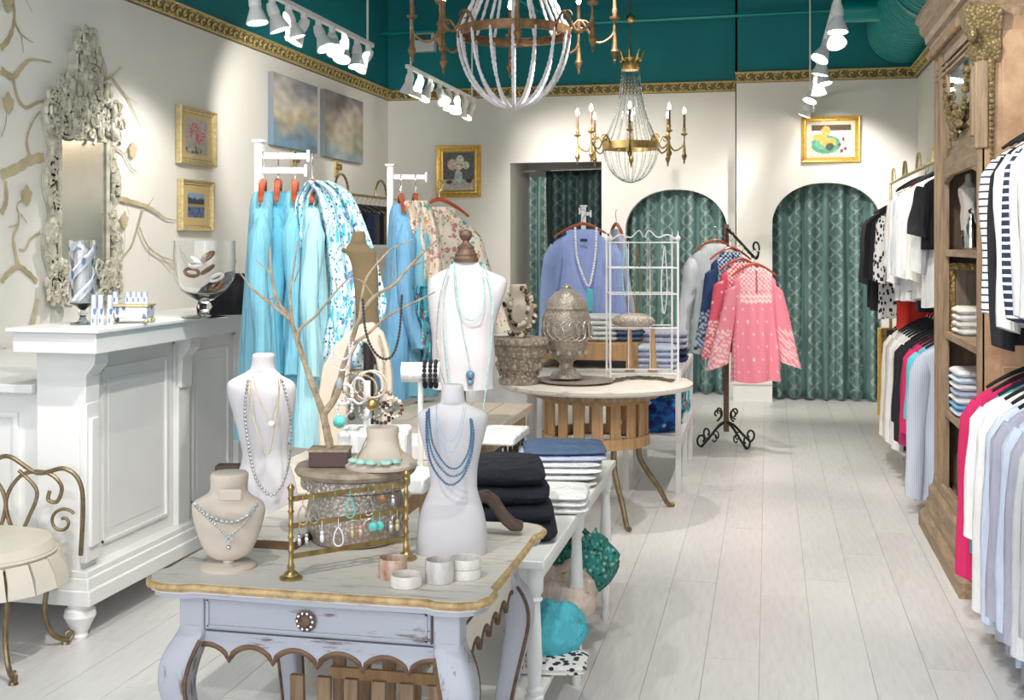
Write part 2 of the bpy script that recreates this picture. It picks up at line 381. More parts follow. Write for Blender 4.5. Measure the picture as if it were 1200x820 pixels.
# recess rooms behind the openings
rc = MB()
rc.bb(D0 - .12, D0, YL + .12, YL + 1.0, 0, ZC).bb(D1, D1 + .1, YL + .12, YL + 1.0, 0, ZC).bb(D0 - .12, D1 + .1, YL + .12, YL + 1.0, DZ + .05, DZ + .1)
rc.bb(D0 - .2, A1[1] + .3, YL + 1.0, YL + 1.05, 0, ZC).bb(A2[0] - .3, WR, YR + .6, YR + .65, 0, ZC)
struct(rc.build('wall_recess', 'wall_paint'))
struct(MB().bb(-4.4, 1.7, 12.5, 13.6, -.12, 0).build('floor_recess', 'plank'))
# ceiling deck, joists, conduit, branch duct
ce = struct(MB().bb(-4.3, 1.95, Y0, 12.6, ZTOP, ZTOP + .1).build('ceiling', 'teal_paint'))
for yy in (3.2, 5.0, 6.8, 8.6, 10.4):
    mb = MB().bb(-4, 1.4, yy - .04, yy + .04, 4.5, 4.56).bb(-4, 1.4, yy - .04, yy + .04, 4.14, 4.19)
    xx = -4.0
    while xx < 1.3:
        mb.cyl((xx, yy, 4.17), (xx + .25, yy, 4.52), .012, n=6).cyl((xx + .25, yy, 4.52), (xx + .5, yy, 4.17), .012, n=6); xx += .5
    mb.build('joist', 'teal_paint', ce)
z_ = 3.78
for i_, (ya, zz) in enumerate(((11.9, 3.80), (10.0, 3.95), (8.6, 3.86))):
    MB().cyl((-4, ya, zz), (.88, ya, zz + .05), .018, n=8).build('conduit', 'teal_metal', ce)
MB().cyl((-2.9, 7.0, 3.9), (-2.2, 11.9, 3.9), .015, n=8).build('conduit', 'teal_metal', ce)
dt = empty('air_duct', (1.28, 9, 3.66), 'large round teal spiral duct below the ceiling at the right', 'duct')
yy = 4.5; mb = MB(); rings = []
prof = []
y_ = 4.5
while y_ < 11.95:
    prof += [(y_, .33), (y_ + .085, .33), (y_ + .09, .342), (y_ + .11, .342)]; y_ += .115
mb.lathe((1.28, 0, 3.66), prof, 40, axis='Y'); mb.build('pipe', 'teal_metal', dt)
for y_ in (6.6, 9.6): MB().lathe((1.28, 0, 3.66), [(y_, .355), (y_ + .08, .355)], 40, axis='Y').build('clamp_band', 'teal_metal', dt)
MB().cyl((.55, 10.9, 3.64), (1.0, 10.9, 3.64), .1, n=20).build('branch_pipe', 'teal_metal', dt)
# gilded crown moulding (profile + carved scroll)
def crown(name, a, b, nrm, zb, h=.105):
    a = Vector(a); b = Vector(b); nrm = Vector(nrm); L = (b - a).length; t = (b - a).normalized(); mb = MB()
    prof = [(0, 0), (.02, 0), (.028, .012), (.018, .018), (.022, .03), (.05, .085), (.062, .09), (.066, h), (0, h)]
    r0 = [a + nrm * p + ZA * (zb + q) for p, q in prof]; r1 = [b + nrm * p + ZA * (zb + q) for p, q in prof]
    mb.loft([r0, r1]); o = struct(mb.build(name, 'crown_ground', ang=25))
    m2 = MB(); s_ = 0; k_ = 0
    out = nrm * .045; 
    while s_ < L - .04:
        c = a + t * (s_ + .045) + nrm * .043 + ZA * (zb + .055); sg = 1 if k_ % 2 else -1
        up = (ZA * .9 + nrm * .35).normalized()
        m2.tube(spiral(c, .032, .006, pi * .5 * sg, pi * .5 * sg + 4.6 * sg, 9, t, up), .0085, 5)
        m2.tube([c - t * .045 - up * .03 * sg, c - up * .036 * sg, c + t * .045 - up * .03 * sg], .006, 5)
        s_ += .09; k_ += 1
    m2.tube([a + nrm * .03 + ZA * (zb + .012), b + nrm * .03 + ZA * (zb + .012)], .008, 6).tube([a + nrm * .066 + ZA * (zb + h - .008), b + nrm * .066 + ZA * (zb + h - .008)], .009, 6)
    m2.build('carved_scrolls', 'crown_gold', o, kind='stuff')
    return o
crown('trim_1', (WL, 1.0, 0), (WL, YL, 0), (1, 0, 0), ZC - .02)
crown('trim_2', (WL, YL, 0), (XJ, YL, 0), (0, -1, 0), ZC - .02)
crown('trim_3', (XJ, YR, 0), (WR, YR, 0), (0, -1, 0), ZCR)
crown('trim_4', (WR, YR, 0), (WR, 5.0, 0), (-1, 0, 0), ZCR)
# skirting
bs = MB()
for a, b in ((WL, D0), (D1, A1[0]), (A1[1], XJ)): bs.bb(a, b, YL - .02, YL, 0, .14)
struct(bs.build('baseboard_back', 'white_paint'))
struct(MB().bb(XJ - .02, A2[0], YR - .03, YR, 0, .21).bb(XJ - .02, A2[0] , YR - .045, YR, .17, .19).bb(A2[1], WR, YR - .02, YR, 0, .14).build('baseboard_back_right', 'white_paint'))
struct(MB().bb(WL, WL + .02, 1, YL, 0, .14).build('baseboard_left', 'white_paint'))
struct(MB().bb(WR - .02, WR, 1, YR, 0, .14).build('baseboard_right', 'white_paint'))
# curtains
def curtain(name, x0, x1, y, z1, mat, label, amp=.06, per=.15, seed=1, group=None):
    def fn(u, v):
        X = x0 + (x1 - x0) * u; z = .015 + (z1 - .015) * v
        ph = noise.noise(Vector((X * 2.3, seed, z * .35))) * 2.2
        a = amp * (1.15 - .35 * v); return (X + .02 * sin(ph * 2), y + a * sin(2 * pi * X / per + ph) + .02 * noise.noise(Vector((X * 7, seed + 5, z))), z)
    o = MB().grid(fn, int((x1 - x0) / per * 12), 22).build(name, mat, solid=.004, ang=80, org=((x0 + x1) / 2, y, 0)); tag(o, label, 'curtain', group); return o
curtain('curtain', A1[0] - .06, A1[1] + .06, YL + .2, 2.25, 'curtain_green', 'patterned green curtain filling the left arch of the back wall', seed=2)
curtain('curtain', A2[0] - .06, A2[1] + .06, YR + .2, 2.3, 'curtain_green', 'patterned green curtain filling the right arch beside the racks', seed=9)
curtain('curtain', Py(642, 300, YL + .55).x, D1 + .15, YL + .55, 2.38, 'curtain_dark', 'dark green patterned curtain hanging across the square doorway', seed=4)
o = curtain('curtain', Py(622, 300, YL + .35).x, Py(640, 300, YL + .35).x, YL + .35, 2.30, 'curtain_green', 'narrow green curtain gathered at the left side of the doorway', seed=6, per=.1)
tag(MB().cyl((D0 + .02, YL + .5, DZ - .06), (D1 - .02, YL + .5, DZ - .04), .014, n=8).build('curtain_rod', 'chrome', org=(D0, YL + .5, DZ)), 'thin metal curtain rod at the top of the square doorway', 'curtain rod')
# ---------------------------------------------------------------- wall mural branches
mu = MB()
NB = [0]
def wallpt(px, py, off=.0015): p = Px(px, py, WL); return Vector((WL + off + .0006 * NB[0], p.y, p.z))
def branch_flat(pts, w0, w1):
    NB[0] += 1
    P = spline([wallpt(*p) for p in pts], 5); n = len(P); L = []; R = []
    for i, p in enumerate(P):
        t = P[min(i + 1, n - 1)] - P[max(i - 1, 0)]; nn = Vector((0, -t.z, t.y)).normalized(); w_ = (w0 + (w1 - w0) * i / (n - 1)) * .38 * (1 + .18 * sin(i * 2.1))
        L.append(p + nn * w_); R.append(p - nn * w_)
    for i in range(n - 1):
        mu.add([L[i], L[i + 1], R[i + 1], R[i], L[i] + XA * .001, L[i + 1] + XA * .001, R[i + 1] + XA * .001, R[i] + XA * .001], [(4, 5, 6, 7), (0, 3, 2, 1)])
B = [([(0, 57), (10, 45), (16, 25), (15, 0)], .05, .03), ([(16, 25), (24, 40), (38, 50)], .03, .008), ([(24, 40), (27, 62)], .014, .005), ([(30, 0), (37, 15)], .01, .004),
     ([(0, 82), (14, 90), (25, 78), (36, 70), (60, 73)], .06, .01), ([(14, 90), (20, 115), (30, 126), (42, 120), (52, 118)], .03, .02), ([(30, 126), (43, 120)], .02, .015),
     ([(0, 205), (20, 196), (35, 187), (50, 184)], .07, .07), ([(35, 187), (30, 165), (36, 145), (46, 130)], .03, .01), ([(0, 250), (6, 235), (5, 212)], .05, .03), ([(0, 160), (5, 145), (6, 130)], .01, .006),
     ([(0, 330), (8, 320), (20, 312), (32, 320), (42, 330)], .04, .035), ([(20, 312), (14, 280), (20, 262), (20, 250)], .035, .012), ([(20, 262), (8, 266)], .01, .005), ([(20, 292), (28, 292), (34, 280), (45, 272)], .012, .02),
     ([(20, 250), (18, 240), (27, 230)], .012, .006), ([(22, 250), (30, 262)], .008, .004), ([(42, 350), (38, 370), (34, 385)], .035, .05),
     ([(128, 90), (118, 95), (108, 96)], .02, .03), ([(128, 90), (140, 78)], .018, .006), ([(128, 90), (145, 112), (152, 125), (162, 148)], .022, .005), ([(145, 112), (158, 122)], .01, .004), ([(120, 95), (122, 80), (117, 66)], .008, .004),
     ([(130, 172), (142, 180), (150, 195), (158, 202)], .02, .005), ([(142, 180), (150, 176)], .01, .004), ([(130, 160), (140, 150)], .008, .004),
     ([(132, 231), (150, 236), (170, 242), (182, 249), (192, 256), (205, 258)], .05, .006), ([(170, 242), (178, 230)], .014, .004), ([(165, 244), (158, 268), (150, 290), (134, 307)], .022, .012),
     ([(160, 266), (170, 288), (185, 300), (200, 306), (210, 320)], .02, .008), ([(185, 300), (200, 316), (207, 320)], .012, .006), ([(140, 300), (150, 290)], .012, .008), ([(141, 298), (143, 275), (142, 258)], .007, .004), ([(171, 290), (171, 306)], .007, .003), ([(142, 232), (148, 252)], .007, .003),
     ([(0, 408), (8, 412), (18, 405), (16, 397)], .02, .012)]
for a in B: branch_flat(*a)
for p in ((27, 228), (142, 258), (152, 176), (5, 120), (4, 2)):
    c = wallpt(*p, off=.002); mu.prism([c + Vector((0, cos(a) * .045 * (1 + .25 * sin(a * 5)), sin(a) * .05 * (1 + .2 * cos(a * 4)))) for a in [2 * pi * i / 16 for i in range(16)]], (.001, 0, 0))
plain('mural_paint', (.50, .42, .27), .9, var=.25, scale=6)
mu.build('painted_branches', 'mural_paint', wl, kind='stuff')
# ---------------------------------------------------------------- framed pictures
def lerp3(a, b, t): return tuple(a[i] + (b[i] - a[i]) * t for i in range(3))
def ell(u, v, cu, cv, ru, rv): return ((u - cu) / ru) ** 2 + ((v - cv) / rv) ** 2 < 1
def picture(name, c0, c1, axis, depth, fw, fmat, paint, label, nu=44, nv=44, inner=None, cat='painting'):
    """c0 = top-left, c1 = bottom-right on the wall; axis 'X' (left wall) or 'Y' (back wall)"""
    c0 = Vector(c0); c1 = Vector(c1); L = (YA if axis == 'X' else XA); N = (XA if axis == 'X' else -YA)
    W_ = (c1 - c0).dot(L); H_ = c0.z - c1.z; O = Vector((c0 + c1) / 2)
    if axis == 'X': O.x = WL if O.x < 0 else WR - .004
    root = empty(name, O, label, cat)
    def at(u, v, d): return O + L * (u - .5) * W_ + ZA * (.5 - v) * H_ + N * d
    if fw:
        for (u0, v0, u1, v1) in ((0, 0, 1, 0), (0, 1, 1, 1), (0, 0, 0, 1), (1, 0, 1, 1)):
            pass
        prof = [(0, .002), (0, depth * .7), (fw * .12, depth), (fw * .35, depth * .9), (fw * .6, depth * .55), (fw * .8, depth * .6), (fw, depth * .4), (fw, .002)]
        corners = [(0, 0, 1, 1), (1, 0, -1, 1), (1, 1, -1, -1), (0, 1, 1, -1)]
        rings = []
        for (cu, cv, su, sv) in corners:
            rings.append([at(cu, cv, d) + L * su * p - ZA * sv * p for p, d in prof])
        mb = MB()
        mb.loft(rings, closed=True); mb.build('frame', fmat, root, ang=30)
    fu = fw / W_; fv = fw / H_
    mb = MB(); dd = depth * .45 if fw else depth
    g = mb.grid(lambda a, b: at(fu + (1 - 2 * fu) * a, fv + (1 - 2 * fv) * b, dd), nu, nv)
    if not fw:
        n = len(mb.v); mb.add([at(0, 0, dd), at(1, 0, dd), at(1, 1, dd), at(0, 1, dd), at(0, 0, .002), at(1, 0, .002), at(1, 1, .002), at(0, 1, .002)], [(0, 4, 5, 1), (1, 5, 6, 2), (2, 6, 7, 3), (3, 7, 4, 0)])
    def cf(p):
        u = ((p - O).dot(L) / W_ + .5 - fu) / (1 - 2 * fu); v = (.5 - (p - O).z / H_ - fv) / (1 - 2 * fv)
        return paint(min(max(u, 0), 1), min(max(v, 0), 1), p)
    mb.build('canvas', 'painted', root, colfn=cf)
    return root
def P_small_flower(u, v, p):
    if u < .14 or u > .86 or v < .1 or v > .9: return (.62, .47, .22)
    n = noise.noise(p * 60)
    c = (.50, .42, .42) if v < .6 else (.42, .38, .33)
    for a in ((.45, .3, .12, .12), (.62, .5, .16, .16), (.3, .42, .08, .09)):
        if ell(u, v, *a): c = (.50, .12, .14) if n > -.05 else (.65, .42, .40)
    if ell(u, v, .4, .8, .28, .08): c = (.07, .10, .07) if n > 0 else (.5, .5, .4)
    return sc3(c, 1 + n * .3)
def P_small_land(u, v, p):
    if u < .2 or u > .8 or v < .2 or v > .8: return (.60, .44, .20)
    v = (v - .2) / .6; n = noise.noise(p * 40)
    if v < .18 + .1 * n: return (.22, .32, .50)
    if v < .45: return (.03, .05, .06)
    if v < .55: return (.35, .25, .12)
    return lerp3((.03, .06, .14), (.12, .2, .36), (n + .5))
def P_cloud(a_, b_, c_, d_):
    def f(u, v, p):
        n = noise.fractal(Vector((1.3, p.y * 2.2, p.z * 4.5)), 1, 2, 4); t = v + n * .30
        if t < .33: c = lerp3(a_, b_, max(0, t / .33))
        elif t < .6: c = lerp3(b_, c_, (t - .33) / .27)
        else: c = lerp3(c_, d_, min(1, (t - .6) / .3))
        return sc3(c, 1 + .4 * noise.noise(Vector((1, p.y * 6, p.z * 13))))
    return f
def P_vase(u, v, p):
    n = noise.noise(p * 50); c = (.12, .13, .14) if v < .72 else (.5, .46, .40)
    if ell(u, v, .5, .66, .13, .2) : c = (.50, .53, .56)
    if v > .70 and (ell(u, v, .2, .78, .1, .05) or ell(u, v, .84, .74, .1, .07)): c = (.10, .03, .02)
    for a in ((.3, .32, .16, .14), (.55, .2, .13, .12), (.74, .34, .12, .1), (.5, .4, .12, .08)):
        if ell(u, v, *a): c = (.66, .46, .36) if a[0] < .4 else (.70, .68, .56)
    if ell(u, v, .42, .1, .05, .06) or ell(u, v, .86, .2, .05, .06): c = (.1, .17, .08)
    return sc3(c, 1 + n * .5)
def P_fruit(u, v, p):
    if u < .1 or u > .92 or v < .1 or v > .9: return (.62, .54, .38)
    n = noise.noise(p * 40); c = (.06, .03, .015) if v < .27 else (.60, .57, .50)
    if ell(u, v, .4, .64, .31, .26): c = (.06, .25, .16)
    if ell(u, v, .4, .62, .22, .17): c = (.10, .33, .2)
    for a in ((.27, .44, .14, .1), (.4, .26, .09, .13), (.45, .58, .16, .12)):
        if ell(u, v, *a): c = (.72, .32, .05)
    if ell(u, v, .48, .7, .09, .1): c = (.02, .05, .03)
    for a in ((.76, .5), (.68, .66), (.8, .76), (.72, .82)):
        if ell(u, v, *a, .035, .05): c = (.10, .02, .03)
    return sc3(c, 1 + n * .3)
def Wp(px, py): return Px(px, py, WL)
picture('framed_painting', Wp(205, 122), Wp(248, 197), 'X', .05, .045, 'pale_gold', P_small_flower, 'small gilt framed flower still life, upper one of the pair beside the ornate mirror')
picture('framed_painting', Wp(207, 209), Wp(245, 271), 'X', .05, .04, 'pale_gold', P_small_land, 'small gilt framed landscape with dark trees, lower one of the pair above the counter')
picture('canvas_painting', Wp(314, 84), Wp(366, 180), 'X', .05, 0, '', P_cloud((.36, .33, .37), (.68, .62, .54), (.60, .50, .32), (.20, .34, .48)), 'large unframed cloud painting, nearer of the two on the left wall')
picture('canvas_painting', Wp(375, 104), Wp(420, 192), 'X', .05, 0, '', P_cloud((.20, .18, .18), (.46, .38, .35), (.40, .36, .24), (.30, .37, .42)), 'large unframed dusky landscape, farther of the two on the left wall')
picture('framed_painting', Py(512, 171, YL), Py(564, 231, YL), 'Y', .05, .075, 'gold_frame', P_vase, 'gold framed painting of flowers in a white vase on the back wall')
picture('framed_painting', Py(939, 137, YR), Py(1008, 190, YR), 'Y', .05, .05, 'gold_frame', P_fruit, 'gold framed painting of orange fruit on a green plate above the right arch')
o = picture('canvas_painting', Vector((WR, 9.0, 2.75)), Vector((WR, 8.0, 2.0)), 'X', -.04, 0, '', P_cloud((.1, .35, .45), (.08, .40, .50), (.45, .40, .40), (.2, .4, .5)), 'blue canvas painting on the right wall above the far clothes rack')
for px, py, k in ((343, 187, 'nearer'), (393, 196, 'farther')):
    c = Px(px, py, WL); r = empty('picture_hook', (WL, c.y, c.z), f'small brass wall fitting under the {k} large unframed painting', 'wall hook')
    MB().bb(WL, WL + .02, c.y - .05, c.y + .05, c.z - .09, c.z + .09).build('plate', 'pale_gold', r, bevel=.004)
    MB().cyl((WL, c.y, c.z), (WL + .06, c.y, c.z), .03, n=14).build('knob', 'brass', r)
# emergency lamp box on the teal wall
c = Py(499, 51, YL); r = empty('emergency_light', (c.x, YL, c.z), 'small pale metal box mounted high on the teal back wall behind the big chandelier', 'light box')
MB().bb(c.x - .12, c.x + .12, YL - .1, YL, c.z - .1, c.z + .1).build('housing', 'white_metal', r, bevel=.008)
MB().bb(c.x - .09, c.x + .09, YL - .105, YL - .1, c.z + .02, c.z + .08).build('face_plate', 'chrome', r)
# ================================================================ ornate mirror
y0, y1 = Wp(47, 200).y, Wp(131, 200).y; zt, zb = Wp(88, 30).z, Wp(60, 352).z; ym = (y0 + y1) / 2
mr = empty('wall_mirror', (WL, ym, zb), 'tall carved silver gilt mirror with flower crest on the branch painted wall', 'mirror')
z1 = Wp(60, 130).z
W_ = y1 - y0
MB().bb(WL + .02, WL + .035, y0 + .10, y1 - .10, zb + .10, z1 - .02).build('mirror_glass', 'mirror_antique', mr)
fr = MB()
random.seed(11)
for sg, ye in ((1, y0), (-1, y1)):
    for k in range(34):
        t = k / 33; z = zb + .05 + (z1 - zb) * t; yy = ye + sg * (.05 + .03 * sin(t * 19))
        fr.tube(spiral((WL + .05, yy, z), .05, .012, random.random() * 6, random.random() * 6 + 5, 8, YA, ZA), .016, 5)
        fr.ball((WL + .05, yy + random.uniform(-.04, .04), z + random.uniform(-.02, .02)), .016, 7, 5, (1, 1, 2.2))
    fr.tube([(WL + .03, ye + sg * (.05 + .03 * sin(t * .95)), zb + .05 + (z1 - zb) * t / 20) for t in range(21)], .034, 7)
    fr.tube([(WL + .045, ye + sg * .12, zb + .2), (WL + .045, ye + sg * .12, z1 - .05)], .013, 6)
    for k in range(26):    # bottom scroll clusters
        fr.ball((WL + .05, ye + sg * random.uniform(-.03, .22), zb + random.uniform(-.02, .22)), random.uniform(.010, .018), 7, 5, (1, 1, 2))
        fr.tube(spiral((WL + .055, ye + sg * random.uniform(.0, .24), zb + random.uniform(0, .2)), .045, .01, random.random() * 6, random.random() * 6 + 5, 8, YA, ZA), .013, 5)
fr.build('frame', 'silver_mirror_frame', mr)
cr = MB()
def crestw(t): return (.5 if t < .35 else .34 if t < .55 else .16 if t < .85 else .09) * W_
for k in range(260):
    t = random.random(); z = z1 - .12 + (zt - z1 + .1) * t; hw = crestw(t); yy = ym + random.uniform(-hw, hw)
    if k % 2: cr.tube(spiral((WL + .07, yy, z), .055, .01, random.random() * 6, random.random() * 6 + 5, 9, YA, ZA), .0115, 5)
    else: cr.ball((WL + .06 + random.random() * .03, yy, z), random.uniform(.012, .022), 7, 5, (1, 1, random.choice((1, 2.4))))
for t in range(16): cr.box((WL + .03, ym, z1 - .12 + (zt - z1 + .06) * t / 15), (.05, crestw(t / 15) * 1.75, (zt - z1) / 13))
cr.build('crest', 'silver_mirror_frame', mr)
# ================================================================ track lights
def track(x, ya, yb, z, n, label, where, seed):
    random.seed(seed)
    root = empty('light_track', (x, ya, z), label, 'light track')
    MB().bb(x - .018, x + .018, ya, yb, z, z + .03).build('rail', 'white_metal', root, bevel=.003)
    for yy in (ya + .1, yb - .1): MB().cyl((x, yy, z + .03), (x, yy, ZTOP), .008, n=8).build('drop_rod', 'white_metal', root)
    ords = ['nearest', 'second', 'third', 'fourth', 'fifth', 'sixth', 'seventh', 'eighth', 'ninth', 'tenth']
    for i in range(n):
        yy = ya + .08 + (yb - ya - .16) * i / (n - 1); o = Vector((x, yy, z))
        d = Vector((random.uniform(-.5, .55), random.uniform(-.75, .2), -1)).normalized(); p = o + Vector((0, 0, -.06)) 
        L = f'{ords[i]} white cone spotlight from the front on the {where} ceiling track' if i else f'nearest white cone spotlight on the {where} ceiling track'
        h = empty('track_spotlight', o, L, 'spotlight', f'spotlights on the {where} track')
        MB().cyl(o, o - ZA * .05, .022, n=10).tube([o - ZA * .05, p], .012, 8).build('stem', 'white_metal', h)
        q = d.to_track_quat('Z', 'Y'); mb = MB()
        rings = []
        for s_, r_ in ((-.03, .025), (0, .034), (.035, .036), (.045, .032), (.06, .036), (.13, .062), (.14, .064), (.136, .056)):
            rings.append([p + q @ Vector((cos(a) * r_, sin(a) * r_, s_)) for a in [2 * pi * j / 18 for j in range(18)]])
        mb.loft(rings, (1, 0)).build('lamp_head', 'white_metal', h)
        MB().loft([[p + q @ Vector((cos(a) * r_, sin(a) * r_, s_)) for a in [2 * pi * j / 18 for j in range(18)]] for s_, r_ in ((.112, .052), (.128, .048))]).build('bulb', 'lamp_glow', h)
track(-2.83, 6.1, 8.2, 3.0, 9, 'white ceiling light track along the left wall crown', 'left', 5)
track(-2.875, 9.2, 11.45, 3.0, 8, 'white light track hanging behind the big chandelier', 'middle', 8)
track(.40, 7.1, 11.9, 3.0, 9, 'white light track receding towards the right arch', 'right', 12)
# ================================================================ chandeliers
def beads(pts, r, mod, n=7, step=6):
    P = spline(pts, step); return P, (lambda t: r * (1 - mod * abs(sin(t * len(P) * .5 * pi / 1.5))))
def chandelier(c, R, zr, zbot, ztop, rt, nstr, armR, narm, beadmat, framemat, br, label, ring2, candle_h, a0=0):
    root = empty('chandelier', (c.x, c.y, zr), label, 'chandelier')
    def pt(a, r, z): return Vector((c.x + cos(a) * r, c.y + sin(a) * r, z))
    MB().lathe((c.x, c.y, 0), [(zr - ring2, R - .012), (zr - ring2, R + .008), (zr, R + .008), (zr, R - .012)], 48, caps=(0, 0)).lathe((c.x, c.y, 0), [(zr - .002, R + .007), (zr - .002, R - .012)], 48, caps=(0, 0)).build('ring', framemat, root, solid=.004)
    for i in range(nstr):
        a = 2 * pi * (i + .5) / nstr; m = 42
        lo = [pt(a, R * 1.01 * cos(t * pi / 2) ** 1.05 if t < 1 else 0, zr - ring2 * .5 - (zr - zbot) * sin(t * pi / 2)) for t in [j / m for j in range(m + 1)]]
        MB().tube(lo, lambda t, br=br: br * (.50 + .50 * abs(sin(t * m * .42 * pi))), 6).build('bead_strand', beadmat, root)
        hi = [pt(a, rt + (R - rt) * (1 - t) ** 2.0, zr + (ztop - zr) * t) for t in [j / m for j in range(m + 1)]]
        MB().tube(hi, lambda t, br=br: br * (.50 + .50 * abs(sin(t * m * .42 * pi))), 6).build('bead_strand', beadmat, root)
    # crown
    MB().lathe((c.x, c.y, 0), [(ztop - .03, rt), (ztop, rt * 1.15), (ztop + .06, rt * .95), (ztop + .07, rt * 1.2)], 20).build('crown', framemat, root)
    for i in range(8):
        a = 2 * pi * i / 8; MB().tube([pt(a, rt * 1.1, ztop + .05), pt(a, rt * 1.3, ztop + .1), pt(a, rt * 1.6, ztop + .14)], lambda t: .014 * (1 - t) + .002, 5).build('crown_leaf', framemat, root)
    MB().cyl((c.x, c.y, ztop), (c.x, c.y, ZTOP), .006, n=6).ball((c.x, c.y, ztop + .42), .04).build('chain', framemat, root)
    for i in range(narm):
        a = a0 + 2 * pi * i / narm
        P = spline([pt(a, R, zr - ring2 * .4), pt(a, R + (armR - R) * .25, zr + .05), pt(a, R + (armR - R) * .6, zr - .07), pt(a, R + (armR - R) * .95, zr - .03), pt(a, armR, zr + .06)], 6)
        arm = MB().tube(P, .0075, 7).tube(spiral(pt(a, R + (armR - R) * .3, zr + .02), .04, .01, 0, 5, 10, Vector((cos(a), sin(a), 0)), ZA), .005, 6).build('arm', framemat, root)
        e = pt(a, armR, zr + .06)
        MB().lathe(e, [(-.01, .004), (0, .026), (.012, .03), (.016, .012), (.05, .016), (.06, .012)], 12).build('candle_cup', framemat, arm)
        MB().lathe(e, [(.05, .011), (.05 + candle_h, .0105)], 10).build('candle', framemat if br > .008 else 'rust_iron', arm)
        MB().lathe(e, [(.05 + candle_h, .006), (.065 + candle_h, .014), (.085 + candle_h, .012), (.11 + candle_h, .003)], 10).build('flame_bulb', 'candle_glow', arm)
        MB().lathe(pt(a, armR, zr), [(-.19, .003), (-.17, .010), (-.165, .006), (-.12, .024), (-.10, .015), (-.03, .009), (0, .005), (.06, .005)], 10).build('drop_finial', framemat, arm)
    return root
c1 = Pd(602, 45, 6.5); c1.z = 0
chandelier(c1, .305, 2.745, 2.33, 3.6, .07, 16, .56, 8, 'bead_lilac', 'rust_gilt', .0105, 'large white wooden bead chandelier with rusty gold arms at the top of the picture', .045, .11, .25)
mb = MB().lathe((c1.x, c1.y, 0), [(2.60, .30), (2.60, .312), (2.635, .312), (2.635, .30)], 40, caps=(0, 0))
c2 = Pd(739, 170, 10.2); c2.z = 0
chandelier(c2, .235, 2.445, 2.13, 3.10, .075, 18, .46, 8, 'crystal', 'brass', .007, 'smaller crystal strand chandelier with lit candles over the back of the shop', .06, .13, .1)
for a in range(0, 8, 2):
    l = bpy.data.lights.new('candle', 'POINT'); l.energy = 5; l.color = (1, .82, .6); l.shadow_soft_size = .03
    o = bpy.data.objects.new('candle', l); o.location = (c2.x + .46 * cos(a * pi / 4 + .1), c2.y + .46 * sin(a * pi / 4 + .1), 2.76); C.objects.link(o)
# ================================================================ helpers for soft goods and silhouettes
RC = Vector((cos(YAW), sin(YAW), 0)); DC = Vector((-sin(YAW), cos(YAW), 0))
def sil(mb, rows, d, n=28, e=2.0, caps=(1, 1)):
    """loft of elliptical sections; rows = (py, px_left, px_right, depth/width, depth offset)"""
    rings = []
    for r in rows:
        py, a, b, q = r[:4]; off = r[4] if len(r) > 4 else 0
        c = Pd((a + b) / 2, py, d) + DC * off; rx = (b - a) / 2 * d / FPX; ry = rx * q
        ring = []
        for j in range(n):
            t = 2 * pi * j / n; cx, sx = cos(t), sin(t)
            ring.append(c + RC * rx * math.copysign(abs(cx) ** (2 / e), cx) + DC * ry * math.copysign(abs(sx) ** (2 / e), sx))
        rings.append(ring)
    return mb.loft(rings, caps)
def smooth_rows(rows, k=3):
    out = []
    for i in range(len(rows) - 1):
        a = rows[max(i - 1, 0)]; b = rows[i]; c = rows[i + 1]; d = rows[min(i + 2, len(rows) - 1)]
        for j in range(k):
            t = j / k; out.append(tuple(.5 * (2 * q + (r - p) * t + (2 * p - 5 * q + 4 * r - s) * t * t + (3 * q - p - 3 * r + s) * t ** 3) for p, q, r, s in zip(a, b, c, d)))
    return out + [rows[-1]]
def hanger(loc, rz, mat='hanger_wood', hw=.2, label='', group=None, name='clothes_hanger', hook=.09):
    h = empty(name, loc, label, 'hanger', group)
    P = [Vector((u * hw, 0, -.09 * abs(u) ** 1.5 + .0)) for u in [i / 8 - 1 for i in range(17)]]
    MB().tube([Vector(loc) + p for p in P], lambda t: .0165 - .007 * abs(2 * t - 1), 8, sq=.7).build('shoulder_bar', mat, h)
    hk = [(0, 0, 0), (0, 0, hook * .4)] + [(.022 * sin(a), 0, hook * .4 + .03 - .022 * cos(a) * 1.1 + hook * .1) for a in [i * .5 for i in range(1, 9)]]
    MB().tube([Vector(loc) + Vector(p) for p in hk], .0028, 6).build('hook', 'chrome', h)
    h.rotation_euler[2] = rz; return h
